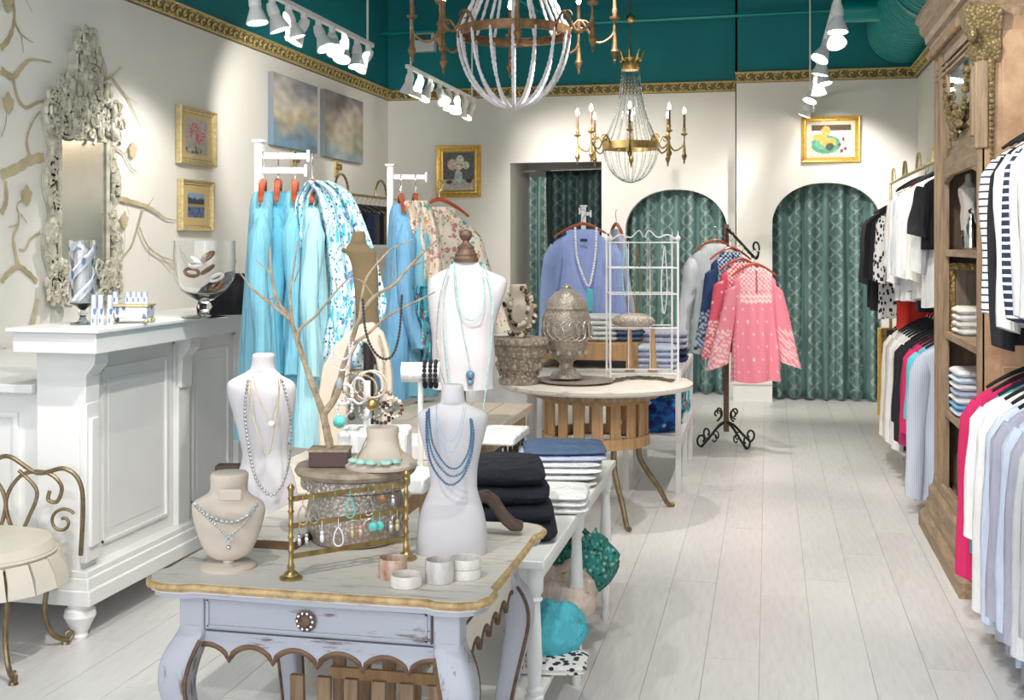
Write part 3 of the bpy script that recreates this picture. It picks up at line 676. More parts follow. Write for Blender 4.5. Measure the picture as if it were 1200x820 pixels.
def garment(name, loc, rz, mat, label, cat='shirt', group=None, hw=.2, L=.75, flare=1.0, th=.05, sleeve=.55, sw=.055, sout=.10, fold=.35, seed=0, neck=.055, bend=.06, hem=0, nk=26, sag=.085):
    loc = Vector(loc); mb = MB(); rings = []; random.seed(seed + 1); ph = [random.random() * 6 for _ in range(6)]
    prof = [(-.01, neck, .5), (-.02, neck + .03, .6), (-.02 - sag * .35, hw * .55, .75), (-.02 - sag * .75, hw * .85, .8), (-.02 - sag, hw * .97, .8), (-.05 - sag, hw * 1.0, .85)]
    m = 12
    for i in range(1, m + 1):
        t = i / m; z = -.05 - sag - (L - .07 - sag) * t; prof.append((z, hw * (.97 + (flare - 1) * t - .10 * sin(pi * min(t * 1.6, 1)) * (1 if flare < 1.15 else 0)), .85 + .6 * t))
    for k, (z, w_, q) in enumerate(prof):
        t = max(0, (k - 5) / m); ring = []
        for j in range(nk):
            a = 2 * pi * j / nk; c_, s_ = cos(a), sin(a); y = math.copysign(abs(s_) ** .7, s_) * th * q
            y += th * fold * t * (sin(3 * c_ * 2.2 + ph[0] + z * 2) + .7 * sin(5 * c_ * 2 + ph[1]) + .5 * sin(9 * c_ + ph[4] - z * 3))
            x = c_ * w_ * (1 + .04 * t * sin(ph[2] + a * 2))
            ring.append(loc + Vector((x, y, z - hem * t * t * c_ * c_ + .008 * t * sin(a * 3 + ph[3]))))
        rings.append(ring)
    o = mb.loft(rings).build(name, mat, org=loc, ang=70); tag(o, label, cat, group)
    if sleeve:
        for sg in (-1, 1):
            mb = MB(); rings = []; n2 = 11
            for i in range(n2):
                t = i / (n2 - 1); zc = -.05 - sag * .9 - sleeve * t; xc = sg * (hw * .90 + .03 * t ** .5 + sout * t); yc = -bend * t * t + .01 * sin(t * 7 + ph[1])
                r = (sw * 1.15 if i else sw * .6) * (1 - .28 * t) if sleeve > .3 else sw * (1 + .1 * t)
                rings.append([loc + Vector((xc + cos(a) * r * (1 + .07 * sin(3 * a + t * 9 + ph[4])), yc + sin(a) * r * .75 * (1 + .10 * sin(4 * a + t * 11)), zc + (.015 * cos(a) * sg))) for a in [2 * pi * j / 14 for j in range(14)]])
            mb.loft(rings).build('sleeve', mat, o, ang=70)
    o.rotation_euler[2] = rz; return o
def folded(c, w_, d_, h, layers, mat, label, name='folded_shirt', cat='clothes', rz=0, group=None, seed=0, rough=.6, parent=None):
    """folded cloth: rounded soft slab whose edge shows the layers of the fold"""
    random.seed(seed + 77); c = Vector(c); rings = []; n = 36; m = layers * 4; p0 = random.random() * 9
    R = Matrix.Rotation(rz, 3, 'Z')
    for i in range(m + 1):
        t = i / m; bul = 1 - .06 * abs(cos(pi * t * layers)) - .10 * (abs(2 * t - 1) ** 6); ring = []
        for j in range(n):
            a = 2 * pi * j / n; ca, sa = cos(a), sin(a); e = .32
            x = math.copysign(abs(ca) ** e, ca) * w_ / 2 * bul; y = math.copysign(abs(sa) ** e, sa) * d_ / 2 * bul
            wv = noise.noise(Vector((x * 9 + p0, y * 9, t * 3))) * rough
            z = h * t * (1 - .14 * (abs(x / w_ * 2) ** 3 + abs(y / d_ * 2) ** 3) * t * .5) + wv * h * .18 * (t if t > .2 else 0)
            ring.append(c + R @ Vector((x + wv * .012, y + wv * .01, z)))
        rings.append(ring)
    # top surface rounding
    top = rings[-1]; cen = sum(top, Vector()) / n
    for k in (.8, .5, .2): rings.append([cen + (p - cen) * k + ZA * (h * .06 * (1 - k) + noise.noise(p * 14 + Vector((0, 0, k * 3))) * .006) for p in top])
    o = MB().loft(rings).build(name, mat, parent, org=c if parent is None else None, ang=60)
    if parent is None: tag(o, label, cat, group)
    return o
def necklace(pts, r, mat, label, name='necklace', closed=False, bead=.55, k=8, cat='necklace', parent=None, freq=None):
    P = spline(pts, k); n = len(P); L = sum((P[i + 1] - P[i]).length for i in range(n - 1)); nb = max(4, int(L / (r * 2.0)))
    m = nb * 2; Q = []; acc = 0; j = 0; seg = [(P[i + 1] - P[i]).length for i in range(n - 1)]
    for i in range(m + 1):
        s_ = L * i / m
        while j < n - 2 and acc + seg[j] < s_: acc += seg[j]; j += 1
        Q.append(P[j].lerp(P[j + 1], min(1, (s_ - acc) / max(seg[j], 1e-9))))
    mb = MB().tube(Q, None or (lambda t: r * (1 if int(round(t * m)) % 2 else 1 - bead)), 6)
    o = mb.build(name, mat, parent, org=P[n // 2] if parent is None else None, ang=50)
    if parent is None: tag(o, label, cat)
    return o
def PP(lst, d): return [Pd(x, y, d) for x, y in lst]
# ================================================================ COUNTER
XS = -2.62
ctr = empty('counter', (-3.1, 4.9, 0), 'white panelled sales counter with raised bar and turned bun feet at the left', 'counter')
YF = 4.17; YE = 5.75
def rect_frame(mb, x, ya, yb, za, zb, t=.012, w_=.012):   # moulding on a face x=const
    for a, b, c, d in ((ya, yb, za, za + w_), (ya, yb, zb - w_, zb)): mb.bb(x, x + t, a, b, c, d)
    for a, b in ((ya, ya + w_), (yb - w_, yb)): mb.bb(x, x + t - .001, a, b, za + .001, zb - .001)
MB().bb(-2.83, XS - .05, YF + .02, YE, .16, 1.13).build('side_body', 'white_paint', ctr)
MB().bb(-3.95, -2.83, YF + .05, YE, .16, .96).build('desk_body', 'white_paint', ctr)
MB().bb(-2.84, XS - .03, YF, YF + .14, .16, 1.13).build('corner_post', 'white_paint', ctr, bevel=.004)
MB().bb(XS - .03, XS, YF + .0, YF + .10, .30, .93).bb(XS - .03, XS + .012, YF + .02, YF + .08, .36, .87).build('pilaster', 'white_paint', ctr, bevel=.005)
# corbel under bar at the post and mid pilaster
for yc in (YF + .05, 5.0, 5.62):
    pr = [(XS - .04, yc - .05, .90), (XS - .04, yc - .05, 1.13), (XS + .04, yc - .05, 1.13), (XS + .035, yc - .05, 1.08), (XS + .0, yc - .05, 1.04), (XS - .005, yc - .05, .90)]
    MB().prism(pr, (0, .10, 0)).build('corbel', 'white_paint', ctr, bevel=.003)
MB().bb(XS - .05, XS - .02, 4.95, 5.06, .25, 1.1).build('pilaster', 'white_paint', ctr, bevel=.004)
MB().bb(XS - .05, XS - .02, 5.57, 5.67, .25, 1.1).build('pilaster', 'white_paint', ctr, bevel=.004)
for ya, yb in ((YF + .16, 4.92), (5.10, 5.54)):
    mb = MB(); rect_frame(mb, XS - .05, ya + .03, yb - .03, .33, 1.05); mb.build('panel_moulding', 'white_paint', ctr, kind='stuff')
    mb = MB().bb(XS - .052, XS - .048, ya + .08, yb - .08, .38, 1.0); mb.build('panel', 'white_paint', ctr, bevel=.002)
mb = MB()
for a, b, c, d in ((-3.9, -2.95, .34, .36), (-3.9, -2.95, .86, .88)): mb.bb(a, b, YF + .035, YF + .05, c, d)
mb.bb(-2.97, -2.951, YF + .0365, YF + .05, .341, .879).build('panel_moulding', 'white_paint', ctr, kind='stuff')
# base mouldings
for z0, z1_, pr in ((.14, .20, .035), (.20, .245, .02), (.245, .27, .008)):
    MB().bb(-3.95, XS + pr, YF - pr, YE, z0, z1_).build('base_moulding', 'white_paint', ctr, bevel=.004)
for x, y in ((XS - .04, YF + .02), (XS - .04, YE - .08), (-3.85, YF + .02)):
    MB().lathe((x, y, 0), [(0, .028), (.01, .032), (.02, .028), (.05, .042), (.09, .062), (.115, .058), (.125, .045), (.14, .05)], 20).build('bun_foot', 'white_paint', ctr)
MB().bb(-2.87, XS + .11, YF - .11, YE + .02, 1.135, 1.215).build('bar_top', 'white_paint', ctr, bevel=.004)
MB().bb(-2.89, XS + .13, YF - .13, YE + .02, 1.215, 1.232).build('bar_top_edge', 'white_paint', ctr, bevel=.004)
MB().bb(-3.98, -2.85, YF - .02, YE, .965, 1.0).build('desk_top', 'white_paint', ctr, bevel=.004)
# ================================================================ items on the bar
BT = 1.233
def bz(px, py, z=BT): return Pz(px, py, z)
# hurricane candle holder
d = 4.75; b = Pd(97, 379, d); b.z = BT
hv = empty('hurricane_vase', b, 'tall hurricane vase with silver spiral pattern on the counter bar', 'vase')
MB().lathe(b, [(0, .048), (.006, .05), (.012, .02), (.03, .012), (.045, .022), (.06, .012), (.075, .026), (.085, .05)], 24).build('stem', 'crystal', hv)
MB().lathe(b, [(.085, .050), (.34, .052), (.34, .049), (.092, .047)], 30).build('glass_shade', 'clear_glass', hv)
mb = MB()
for s_ in range(3):
    rr = [[b + Vector((cos(a0 + t * 4.4 + q) * .0535, sin(a0 + t * 4.4 + q) * .0535, .09 + t * .245 + zz)) for q, zz in ((0, 0), (.8, 0))] for a0 in (s_ * 2.09,) for t in [i / 30 for i in range(31)]]
    mb.add([p for r in rr for p in r], [(i * 2, i * 2 + 1, i * 2 + 3, i * 2 + 2) for i in range(30)])
mb.build('spiral_band', 'silver_stripe', hv, solid=.001)
MB().cyl(b + ZA * .09, b + ZA * .30, .035).build('candle', 'f_white', hv)
# lidded white swirl dish behind (crystal dome)
# mirrored tray with small boxes
ty = 4.75; t0 = Pd(122, 376, 4.85); t0.z = BT
tr = empty('vanity_tray', t0, 'small silver and glass casket with feet on the counter bar', 'box')
tb = Pd(154, 372, 4.85); tb.z = BT
MB().box(tb + ZA * .045, (.16, .10, .05), YAW).build('casket', 'silver_stripe', tr, bevel=.006)
MB().box(tb + ZA * .073, (.17, .11, .008), YAW).build('lid', 'pale_gold', tr)
for sx in (-1, 1):
    for sy in (-1, 1): MB().ball(tb + RC * .075 * sx + DC * .045 * sy + ZA * .01, .01).build('foot', 'pale_gold', tr)
ords = ['first', 'second', 'third', 'fourth', 'fifth', 'sixth', 'seventh', 'eighth', 'ninth']
first = None
for i, (px, zz) in enumerate(((110, 0), (118, .0), (129, 0), (135, .078), (150, .078), (157, .078), (163, .078), (170, .078))):
    c = Pd(px, 372, 4.72 if i < 3 else 4.85); c.z = BT + zz
    if i < 3: hgt = .12
    else: hgt = .05
    lb = empty('lipstick_case', c, f'silver and blue striped small cylinder case, {ords[i]} from the left on the bar', 'case', 'striped cases on the bar')
    MB().lathe(c, [(0, .013), (hgt * .55, .013)], 14).build('case_body', 'silver_stripe', lb); MB().lathe(c, [(hgt * .55, .011), (hgt, .011)], 14).build('case_cap', 'f_pale_blue', lb)
# big glass bowl on foot
b = Pd(240, 369, 5.2); b.z = BT
gb = empty('glass_bowl', b, 'large clear footed glass bowl holding shell ornaments on the counter bar', 'bowl')
MB().lathe(b, [(0, .10), (.005, .10), (.012, .03), (.03, .018), (.05, .035), (.07, .02), (.085, .05), (.12, .10), (.17, .128), (.25, .135), (.34, .132), (.34, .128), (.25, .130), (.17, .122), (.125, .095), (.095, .045), (.09, .002)], 40).build('vessel', 'clear_glass', gb)
random.seed(4)
for i in range(7):
    a = i * .9; c = b + Vector((cos(a) * .055, sin(a) * .055, .14 + .02 * (i % 4) + .015 * i))
    o = MB().torus(c, .03, .008, 16, 6, (random.random() - .5, random.random() - .5, .6)).build('ring_ornament', 'bead_white' if i % 2 else 'rust_gilt', org=c)
    tag(o, ('cream' if i % 2 else 'copper') + f' ring ornament in the footed glass bowl, {ords[i]} from the bottom', 'ornament', 'ornaments in the glass bowl')
# black bag behind bowl
c = Pd(262, 368, 5.45); c.z = BT
o = MB().loft([[c + RC * (.12 * q * math.copysign(abs(cos(a)) ** .6, cos(a)) + s_) + DC * .05 * q * sin(a) + ZA * z for a in [2 * pi * j / 24 for j in range(24)]] for z, q, s_ in ((0, 1, 0), (.03, 1.04, 0), (.10, .95, .01), (.16, .7, .04), (.19, .3, .06))]).build('cloth_bag', 'f_black', org=c)
tag(o, 'black cloth bag slumped on the counter behind the glass bowl', 'bag')
# ================================================================ wrought gold chair
cx, cy = -2.85, 3.87
ch = empty('vanity_chair', (cx, cy, 0), 'gold wire scroll back chair with pleated cream seat cushion by the counter', 'chair')
sz = .40; R_ = .25
MB().lathe((cx, cy, 0), [(sz - .01, R_ * .98), (sz + .02, R_), (sz + .05, R_ * .93), (sz + .075, R_ * .6), (sz + .08, R_ * .1)], 36).build('seat_cushion', 'cushion', ch)
MB().torus((cx, cy, sz + .01), R_, .006, 40).build('piping', 'cushion', ch)
npn = 18
for i in range(npn):
    a0 = 2 * pi * i / npn + .02; a1 = 2 * pi * (i + 1) / npn - .02; am = (a0 + a1) / 2
    f = lambda a, r, z: (cx + cos(a) * r, cy + sin(a) * r, z)
    MB().loft([[f(a0, R_ + .00, sz), f(a1, R_ + .00, sz), f(a1, R_ + .012, sz), f(a0, R_ + .012, sz)], [f(a0, R_ + .03, sz - .05), f(a1, R_ + .03, sz - .05), f(a1, R_ + .04, sz - .05), f(a0, R_ + .04, sz - .05)], [f(a0 - .01, R_ + .045, sz - .105), f(a1 + .01, R_ + .045, sz - .105), f(a1 + .01, R_ + .052, sz - .105), f(a0 - .01, R_ + .052, sz - .105)]]).build('skirt_pleat', 'cushion', ch)
for i in range(4):
    a = -pi / 4 * .8 + i * pi / 2; u = Vector((cos(a), sin(a), 0)); b = Vector((cx, cy, 0))
    P = spline([b + u * .2 + ZA * sz, b + u * .235 + ZA * .30, b + u * .22 + ZA * .15, b + u * .25 + ZA * .05, b + u * .31 + ZA * .012], 6)
    MB().tube(P, .010, 8).tube(spiral(b + u * .31 + ZA * .034, .022, .006, -pi / 2, pi * 1.3, 14, u, ZA), .007, 6).lathe(b + u * .3, [(0, .018), (.012, .014)], 10).build('leg', 'wrought_gold', ch)
# back scrolls (facing camera) : built in plane along RC behind the cushion
bo = Vector((cx, cy, 0)) + DC * .18; bw = .29
def bp(x, z): return bo + RC * x + ZA * z
MB().tube(spline([bp(-bw, sz), bp(-bw * 1.02, .60), bp(-bw * .8, .685), bp(-.12, .67), bp(0, .735), bp(.12, .67), bp(bw * .8, .685), bp(bw * 1.02, .60), bp(bw, sz - .05)], 8), .009, 8).build('back_rail', 'wrought_gold', ch)
for sg in (-1, 1):
    MB().tube(spline([bp(sg * .05, sz - .02), bp(sg * .0, .55), bp(sg * .06, .66), bp(sg * .16, .67), bp(sg * .215, .62), bp(sg * .20, .56), bp(sg * .165, .565), bp(sg * .17, .60)], 8), .008, 8).build('back_scroll', 'wrought_gold', ch)
    MB().tube(spiral(bp(sg * .22, .48), .055, .012, pi * .2, pi * .2 + 7.5, 30, RC * sg, ZA), .0065, 8).build('back_scroll', 'wrought_gold', ch)
    MB().tube(spline([bp(sg * .03, sz - .02), bp(sg * .09, .5), bp(sg * .12, .6), bp(sg * .05, .68)], 8), .008, 8).build('back_scroll', 'wrought_gold', ch)
# ================================================================ FRONT TABLE
X0, X1, YA_, YB_ = -1.40, -.612, 2.475, 3.20; TZ = .78
ft = empty('painted_table', ((X0 + X1) / 2, (YA_ + YB_) / 2, 0), 'distressed blue grey French table with gilt edge and scalloped apron in front', 'table')
def top_outline(z, g=0):
    pts = []; e = .035
    xa, xb, ya, yb = X0 - g, X1 + g, YA_ - g, YB_ + g
    def side(p, q, nrm):
        p = Vector(p); q = Vector(q); n_ = Vector(nrm); L = (q - p).length; out = []
        for t in [.0, .02, .05, .09, .115, .14, .3, .5, .7, .86, .885, .91, .95, .98]:
            dd = .012 * (1 if t < .10 or t > .90 else 0) + (.004 * sin(pi * (t - .1) / .8) if .1 <= t <= .9 else 0)
            out.append(p + (q - p) * t + n_ * dd)
        return out[1:]
    c = .03
    pts += side((xa + c, ya, z), (xb - c, ya, z), (0, -1, 0)); pts += [Vector((xb - .008, ya + .006, z))]
    pts += side((xb, ya + c, z), (xb, yb - c, z), (1, 0, 0)); pts += [Vector((xb - .008, yb - .006, z))]
    pts += side((xb - c, yb, z), (xa + c, yb, z), (0, 1, 0)); pts += [Vector((xa + .008, yb - .006, z))]
    pts += side((xa, yb - c, z), (xa, ya + c, z), (-1, 0, 0)); pts += [Vector((xa + .008, ya + .006, z))]
    return pts
MB().prism(top_outline(TZ - .024), (0, 0, .024)).build('tabletop', 'table_top_paint', ft)
MB().tube([p for p in top_outline(TZ - .010, .002)], .0095, 8, closed=True).build('gilt_edge', 'edge_ochre', ft)
MB().prism(top_outline(TZ - .036, -.006), (0, 0, .014)).build('under_moulding', 'gray_white_paint', ft)
ix0, ix1, iy0, iy1 = X0 + .055, X1 - .055, YA_ + .05, YB_ - .05
ZA0 = .655; NS = 6
def skirt(p0, p1, thk, nrm, name, mat, za=.70, off=.003):
    p0 = Vector(p0); p1 = Vector(p1); n = 72; low = []
    for i in range(n + 1):
        t = i / n; f = (t * NS) % 1.0; z = .590 + .034 * (abs(sin(pi * t * NS)) ** .55); low.append(p0.lerp(p1, t) + ZA * z)
    mb = MB(); vs = []; 
    for p in low: vs += [p, Vector((p.x, p.y, za)), p + Vector(nrm) * thk, Vector((p.x, p.y, za)) + Vector(nrm) * thk]
    fs = []
    for i in range(n):
        a, b = 4 * i, 4 * (i + 1); fs += [(a, b, b + 1, a + 1), (a + 2, a + 3, b + 3, b + 2), (a, a + 2, b + 2, b), (a + 1, b + 1, b + 3, a + 3)]
    mb.add(vs, fs); o = mb.build(name, mat, ft)
    MB().tube([p + Vector(nrm) * off - ZA * .002 for p in low], .0075, 8, sq=1).build('scallop_rim', 'scallop_brown', ft)
    return o
lw = .062
# corner posts
for x in (ix0, ix1 - lw):
    for y in (iy0, iy1 - lw): MB().bb(x, x + lw, y, y + lw, .64, TZ - .036).build('corner_post', 'gray_white_leg', ft, bevel=.004)
for (y, s_) in ((iy0 + .012, 1), (iy1 - .03, 1)):
    MB().bb(ix0 + lw, ix1 - lw, y, y + .018, .655, TZ - .036).build('apron_rail', 'gray_white_paint', ft)
    skirt((ix0 + lw * .2, y - .004, 0), (ix1 - lw * .2, y - .004, 0), .024, (0, 1, 0), 'scalloped_apron', 'gray_white_paint', .652)
for x in (ix0 + .008, ix1 - .026):
    MB().bb(x, x + .018, iy0 + lw, iy1 - lw, .69, TZ - .036).build('side_rail', 'apron_side_paint', ft)
    skirt((x, iy0 + lw * .4, 0), (x, iy1 - lw * .4, 0), .02, (1, 0, 0), 'scalloped_side_apron', 'apron_side_paint', .688, .017 if x > -1 else .003)
MB().bb(ix1 - .006, ix1 - .003, iy0 + lw, iy1 - lw, .6865, .6905).build('brown_bead', 'scallop_brown', ft)  # thin brown strip along the joint of side rail and apron
# drawer
dr = MB().bb(ix0 + lw + .005, ix1 - lw - .005, iy0 - .004, iy0 + .02, .662, .737).build('drawer', 'gray_white_paint', ft, bevel=.002)
mb = MB(); xa, xb = ix0 + lw + .012, ix1 - lw - .012
for a, b, c, d_ in ((xa, xb, .668, .672), (xa, xb, .727, .731), (xa, xa + .004, .668, .731), (xb - .004, xb, .668, .731)): mb.bb(a, b, iy0 - .008, iy0 - .003, c, d_)
mb.build('drawer_moulding', 'gray_white_paint', dr, kind='stuff')
mb = MB()
for a, b, c, d_ in ((xa - .006, xb + .006, .6595, .6615), (xa - .006, xb + .006, .7375, .7395), (xa - .0085, xa - .0065, .66, .739), (xb + .0065, xb + .0085, .66, .739)): mb.bb(a, b, iy0 + .008, iy0 + .0125, c, d_)
mb.build('drawer_gap', 'scallop_brown', ft, kind='stuff')
kc = Py(359, 727, iy0 - .006)
MB().lathe(kc, [(.0, .023), (-.004, .025), (-.007, .020), (-.006, .014), (-.010, .012), (-.013, .006)], 24, axis='Y', fn=lambda a, z: 1 + .04 * cos(a * 10)).build('drawer_knob', 'rust_iron', dr)
for i in range(10):
    a = 2 * pi * i / 10; MB
mb = MB()
for i in range(10): a = 2 * pi * i / 10; mb.ball(kc + Vector((cos(a) * .0185, -.008, sin(a) * .0185)), .0042, 6, 5)
mb.build('rosette_beads', 'chrome', dr, kind='stuff')
# cabriole legs
for sx, x in ((-1, ix0 + lw / 2), (1, ix1 - lw / 2)):
    for sy, y in ((-1, iy0 + lw / 2), (1, iy1 - lw / 2)):
        u = Vector((sx, sy, 0)) * .707; rings = []
        prof = [(.665, 0, .033), (.645, .006, .036), (.61, .028, .040), (.57, .044, .040), (.52, .048, .036), (.44, .030, .031), (.34, .004, .027), (.22, -.016, .023), (.12, -.012, .021), (.05, .012, .022), (.015, .04, .026), (0, .045, .022)]
        P = smooth_rows(prof, 3)
        for z, off, r in P:
            c = Vector((x, y, z)) + u * off; rings.append([c + Vector((math.copysign(abs(cos(a)) ** .45, cos(a)), math.copysign(abs(sin(a)) ** .45, sin(a)), 0)) * r for a in [2 * pi * j / 16 for j in range(16)]])
        lg = MB().loft(rings).build('leg', 'gray_white_leg', ft)
        v = Vector((-sy, sx, 0)) * .707
        for sgn in ((-1, 0), (0, -1)):
            q = Vector((sx * sgn[0], sy * sgn[1], 0)); w_ = Vector((sx * (1 + 2 * sgn[0]), sy * (1 + 2 * sgn[1]), 0))
            MB().tube([Vector((x, y, z)) + u * off + Vector((sx * (-1 if sgn[0] else .9), sy * (-1 if sgn[1] else .9), 0)) * r * .93 for z, off, r in P[4:]], .0050, 6).build('leg_edge', 'scallop_brown', lg)
# slatted stool below
sx0, sx1, sy0 = -1.16, -.80, 2.78
st = empty('slatted_stool', ((sx0 + sx1) / 2, sy0 + .15, 0), 'brown slatted wooden crate stool standing under the painted table', 'stool')
for yy in (sy0, sy0 + .3):
    for i in range(6):
        x = sx0 + (sx1 - sx0) * i / 5; MB().bb(x - .018, x + .018, yy, yy + .016, .03, .47).build('slat', 'stool_wood' if 'stool_wood' in M else wood('stool_wood', (.16, .09, .045), (.40, .26, .15), .55, (10, 10, 1), 4), st, bevel=.002)
MB().bb(sx0 - .02, sx1 + .02, sy0 - .01, sy0 + .33, .455, .48).build('seat_board', 'pine', st) if False else None
for z in (.06, .36):
    for ya in (.016, .286): MB().bb(sx0 - .02, sx1 + .02, sy0 + ya, sy0 + ya + .014, z, z + .03).build('rail', 'pine', st)
MB().bb(sx0 - .02, sx1 + .02, sy0 + .016, sy0 + .30, .03, .05).build('base_board', 'pine', st)
# ================================================================ SIDE TABLE (white, turned legs, lower shelf)
sx0, sx1, sy0, sy1 = -1.07, -.625, 3.30, 4.93; SZ = .65
sd = empty('display_table', ((sx0 + sx1) / 2, (sy0 + sy1) / 2, 0), 'long white two tier display table with turned legs behind the painted table', 'table')
MB().bb(sx0, sx1, sy0, sy1, SZ - .025, SZ).build('tabletop', 'white_paint', sd, bevel=.004)
MB().bb(sx0 + .02, sx1 - .02, sy0 + .02, sy1 - .02, SZ - .075, SZ - .025).build('apron', 'white_paint', sd)
MB().bb(sx0 + .03, sx1 - .03, sy0 + .03, sy1 - .35, .2, .222).build('lower_shelf', 'white_paint', sd, bevel=.003)
lp = [(0, .014), (.02, .018), (.04, .013), (.12, .019), (.165, .019), (.17, .028), (.25, .028), (.255, .020), (.27, .025), (.28, .018), (.35, .024), (.45, .02), (.52, .017), (.53, .025), (.54, .018), (.555, .027), (.60, .027), (SZ - .025, .027)]
for y in (3.34, 4.11, 4.87):
    for x in (sx0 + .035, sx1 - .035): MB().lathe((x, y, 0), lp, 16).build('leg', 'white_paint', sd)
# goods on the side table
def stackgoods(px, py, d, z, items, w_, dep, rz, sd0=0):
    c = Pd(px, py, d); c.z = z; zz = z
    for i, (mat, h, ly, name, label, cat) in enumerate(items):
        folded((c.x + .008 * sin(i * 5), c.y + .01 * cos(i * 3), zz), w_ * (1 - .02 * (i % 3)), dep * (1 - .02 * (i % 2)), h, ly, mat, label, name, cat, rz, seed=sd0 + i); zz += h * 1.02
jl = ['bottom of', 'second from bottom in', 'third from bottom in', 'fourth from bottom in', 'fifth from bottom in', 'topmost of']
c = Pd(604, 600, 3.72)
for i in range(4):
    folded((c.x - .015 - .012 * i, c.y + .012 * i, SZ + .002 + .054 * i), .28 - .006 * i, .38, .054, 1, 'f_midnight', f'folded midnight blue jeans, {[jl[0], jl[1], jl[2], jl[5]][i]} the dark stack behind the painted table', 'folded_jeans', 'jeans', .28, 'dark jeans stack', seed=i * 3, rough=.9)
for i in range(3):
    c = Pd(665, 590, 4.05); folded((c.x - .02, c.y, SZ + .002 + .022 * i), .19, .26, .022, 1, 'f_white', f'folded white cotton shirt, {["bottom", "middle", "top"][i]} of the short stack next to the dark jeans', 'folded_shirt', 'shirt', .1, 'white shirts on the side table', seed=40 + i)
for i, (m_, l_) in enumerate((('f_oat', 'pale oatmeal folded trousers lying under the grey trousers'), ('f_silver_gray', 'light grey folded trousers, lowest in the wide stack'), ('f_white', 'white folded jeans between the grey pairs in the wide stack'), ('f_silver_gray', 'light grey folded trousers, upper pair in the wide stack'), ('f_lavender', 'lavender grey folded jeans near the top of the wide stack'), ('f_denim', 'blue denim jeans folded on top of the wide grey stack'))):
    c = Pd(655, 560, 4.55); folded((c.x - .02 + .006 * i, c.y + .01 * i, SZ + .002 + .021 * i), .34 - .02 * (i % 2), .40 - .015 * i, .021, 1, m_, l_, 'folded_trousers', 'trousers', .12 + .03 * i, 'pale trousers on the side table', seed=60 + i, rough=1.0)
# crumpled things on the lower shelf
def heap(c, r, mat, label, q=(1, 1, .6), seed=0, name='folded_scarf', cat='scarf', amp=.25, fr=2.2):
    c = Vector(c); rings = []; n, m = 36, 16
    for i in range(m + 1):
        a = .03 + (pi - .06) * i / m; ring = []
        for j in range(n):
            t = 2 * pi * j / n; v = Vector((cos(t) * sin(a), sin(t) * sin(a), -cos(a))); f = 1 + amp * noise.noise(v * fr + Vector((seed * 3.1, 0, 0))) + amp * .5 * noise.noise(v * fr * 2.6 + Vector((0, seed, 0)))
            f += amp * .38 * abs(sin(4.2 * v.x + 3.1 * v.z + 2.4 * v.y + seed * 2 + 3 * noise.noise(v * 1.7))) - amp * .2; p = Vector((v.x * q[0], v.y * q[1], max(v.z, -.75) * q[2] + .75 * q[2])) * r * f; p.z = max(p.z, 0); ring.append(c + p)
        rings.append(ring)
    o = MB().loft(rings).build(name, mat, org=c, ang=70); return tag(o, label, cat)
S2 = .223
def onshelf(px, py, d, z=S2): c = Pd(px, py, d); c.z = z; return c
heap(onshelf(640, 700, 3.85), .14, 'f_cyan', 'crumpled turquoise cloth pouch on the lower shelf of the white side table', (.9, 1, .62), 1, 'cloth_pouch', 'pouch')
heap(onshelf(655, 660, 4.25), .15, 'f_blush', 'crumpled peach and beige scarf on the lower shelf behind the turquoise pouch', (.9, 1.1, .62), 2)
heap(onshelf(682, 640, 4.55), .15, 'f_leaf_green', 'green leaf patterned scarf heaped on the far lower shelf of the side table', (.85, 1, .85), 3)
o = folded(onshelf(640, 745, 3.72), .26, .18, .03, 2, 'f_ikat', 'black and white patterned cloth folded at the shelf corner', 'folded_scarf', 'scarf', .1, seed=5)
# ================================================================ WOOD BENCH (long console behind front table)
bx0, bx1, by0, by1 = -1.70, -1.12, 3.45, 5.64; BZ = .78
bn = empty('console_table', ((bx0 + bx1) / 2, (by0 + by1) / 2, 0), 'long pale wooden console table with iron lattice side behind the painted table', 'table')
n_b = 4
for i in range(n_b):
    xa = bx0 + (bx1 - bx0) * i / n_b; MB().bb(xa + .002, xa + (bx1 - bx0) / n_b - .002, by0, by1, BZ - .035, BZ).build('top_plank', 'pale_oak', bn, bevel=.003)
MB().bb(bx0 + .04, bx1 - .03, by0 + .04, by1 - .04, BZ - .11, BZ - .035).build('apron', 'pine', bn)
for x in (bx0 + .05, bx1 - .06):
    for y in (by0 + .7, by1 - .06): MB().bb(x - .025, x + .025, y - .025, y + .025, 0, BZ - .11).build('leg', 'pine', bn, bevel=.003)
MB().bb(bx0 + .04, bx1 - .03, by0 + .66, by1 - .04, .2, .225).build('lower_shelf', 'pine', bn)
mb = MB(); y = by0 + .7
while y < by1 - .25:
    mb.tube([(bx1 - .03, y, .24), (bx1 - .03, y + .2, .66)], .006, 5).tube([(bx1 - .03, y + .2, .24), (bx1 - .03, y, .66)], .006, 5).torus((bx1 - .03, y + .1, .45), .07, .005, 18, 5, (1, 0, 0)); y += .1
for z in (.24, .66, .45): mb.tube([(bx1 - .03, by0 + .66, z), (bx1 - .03, by1 - .08, z)], .007, 6)
mb.build('iron_lattice', 'iron', bn, kind='stuff')
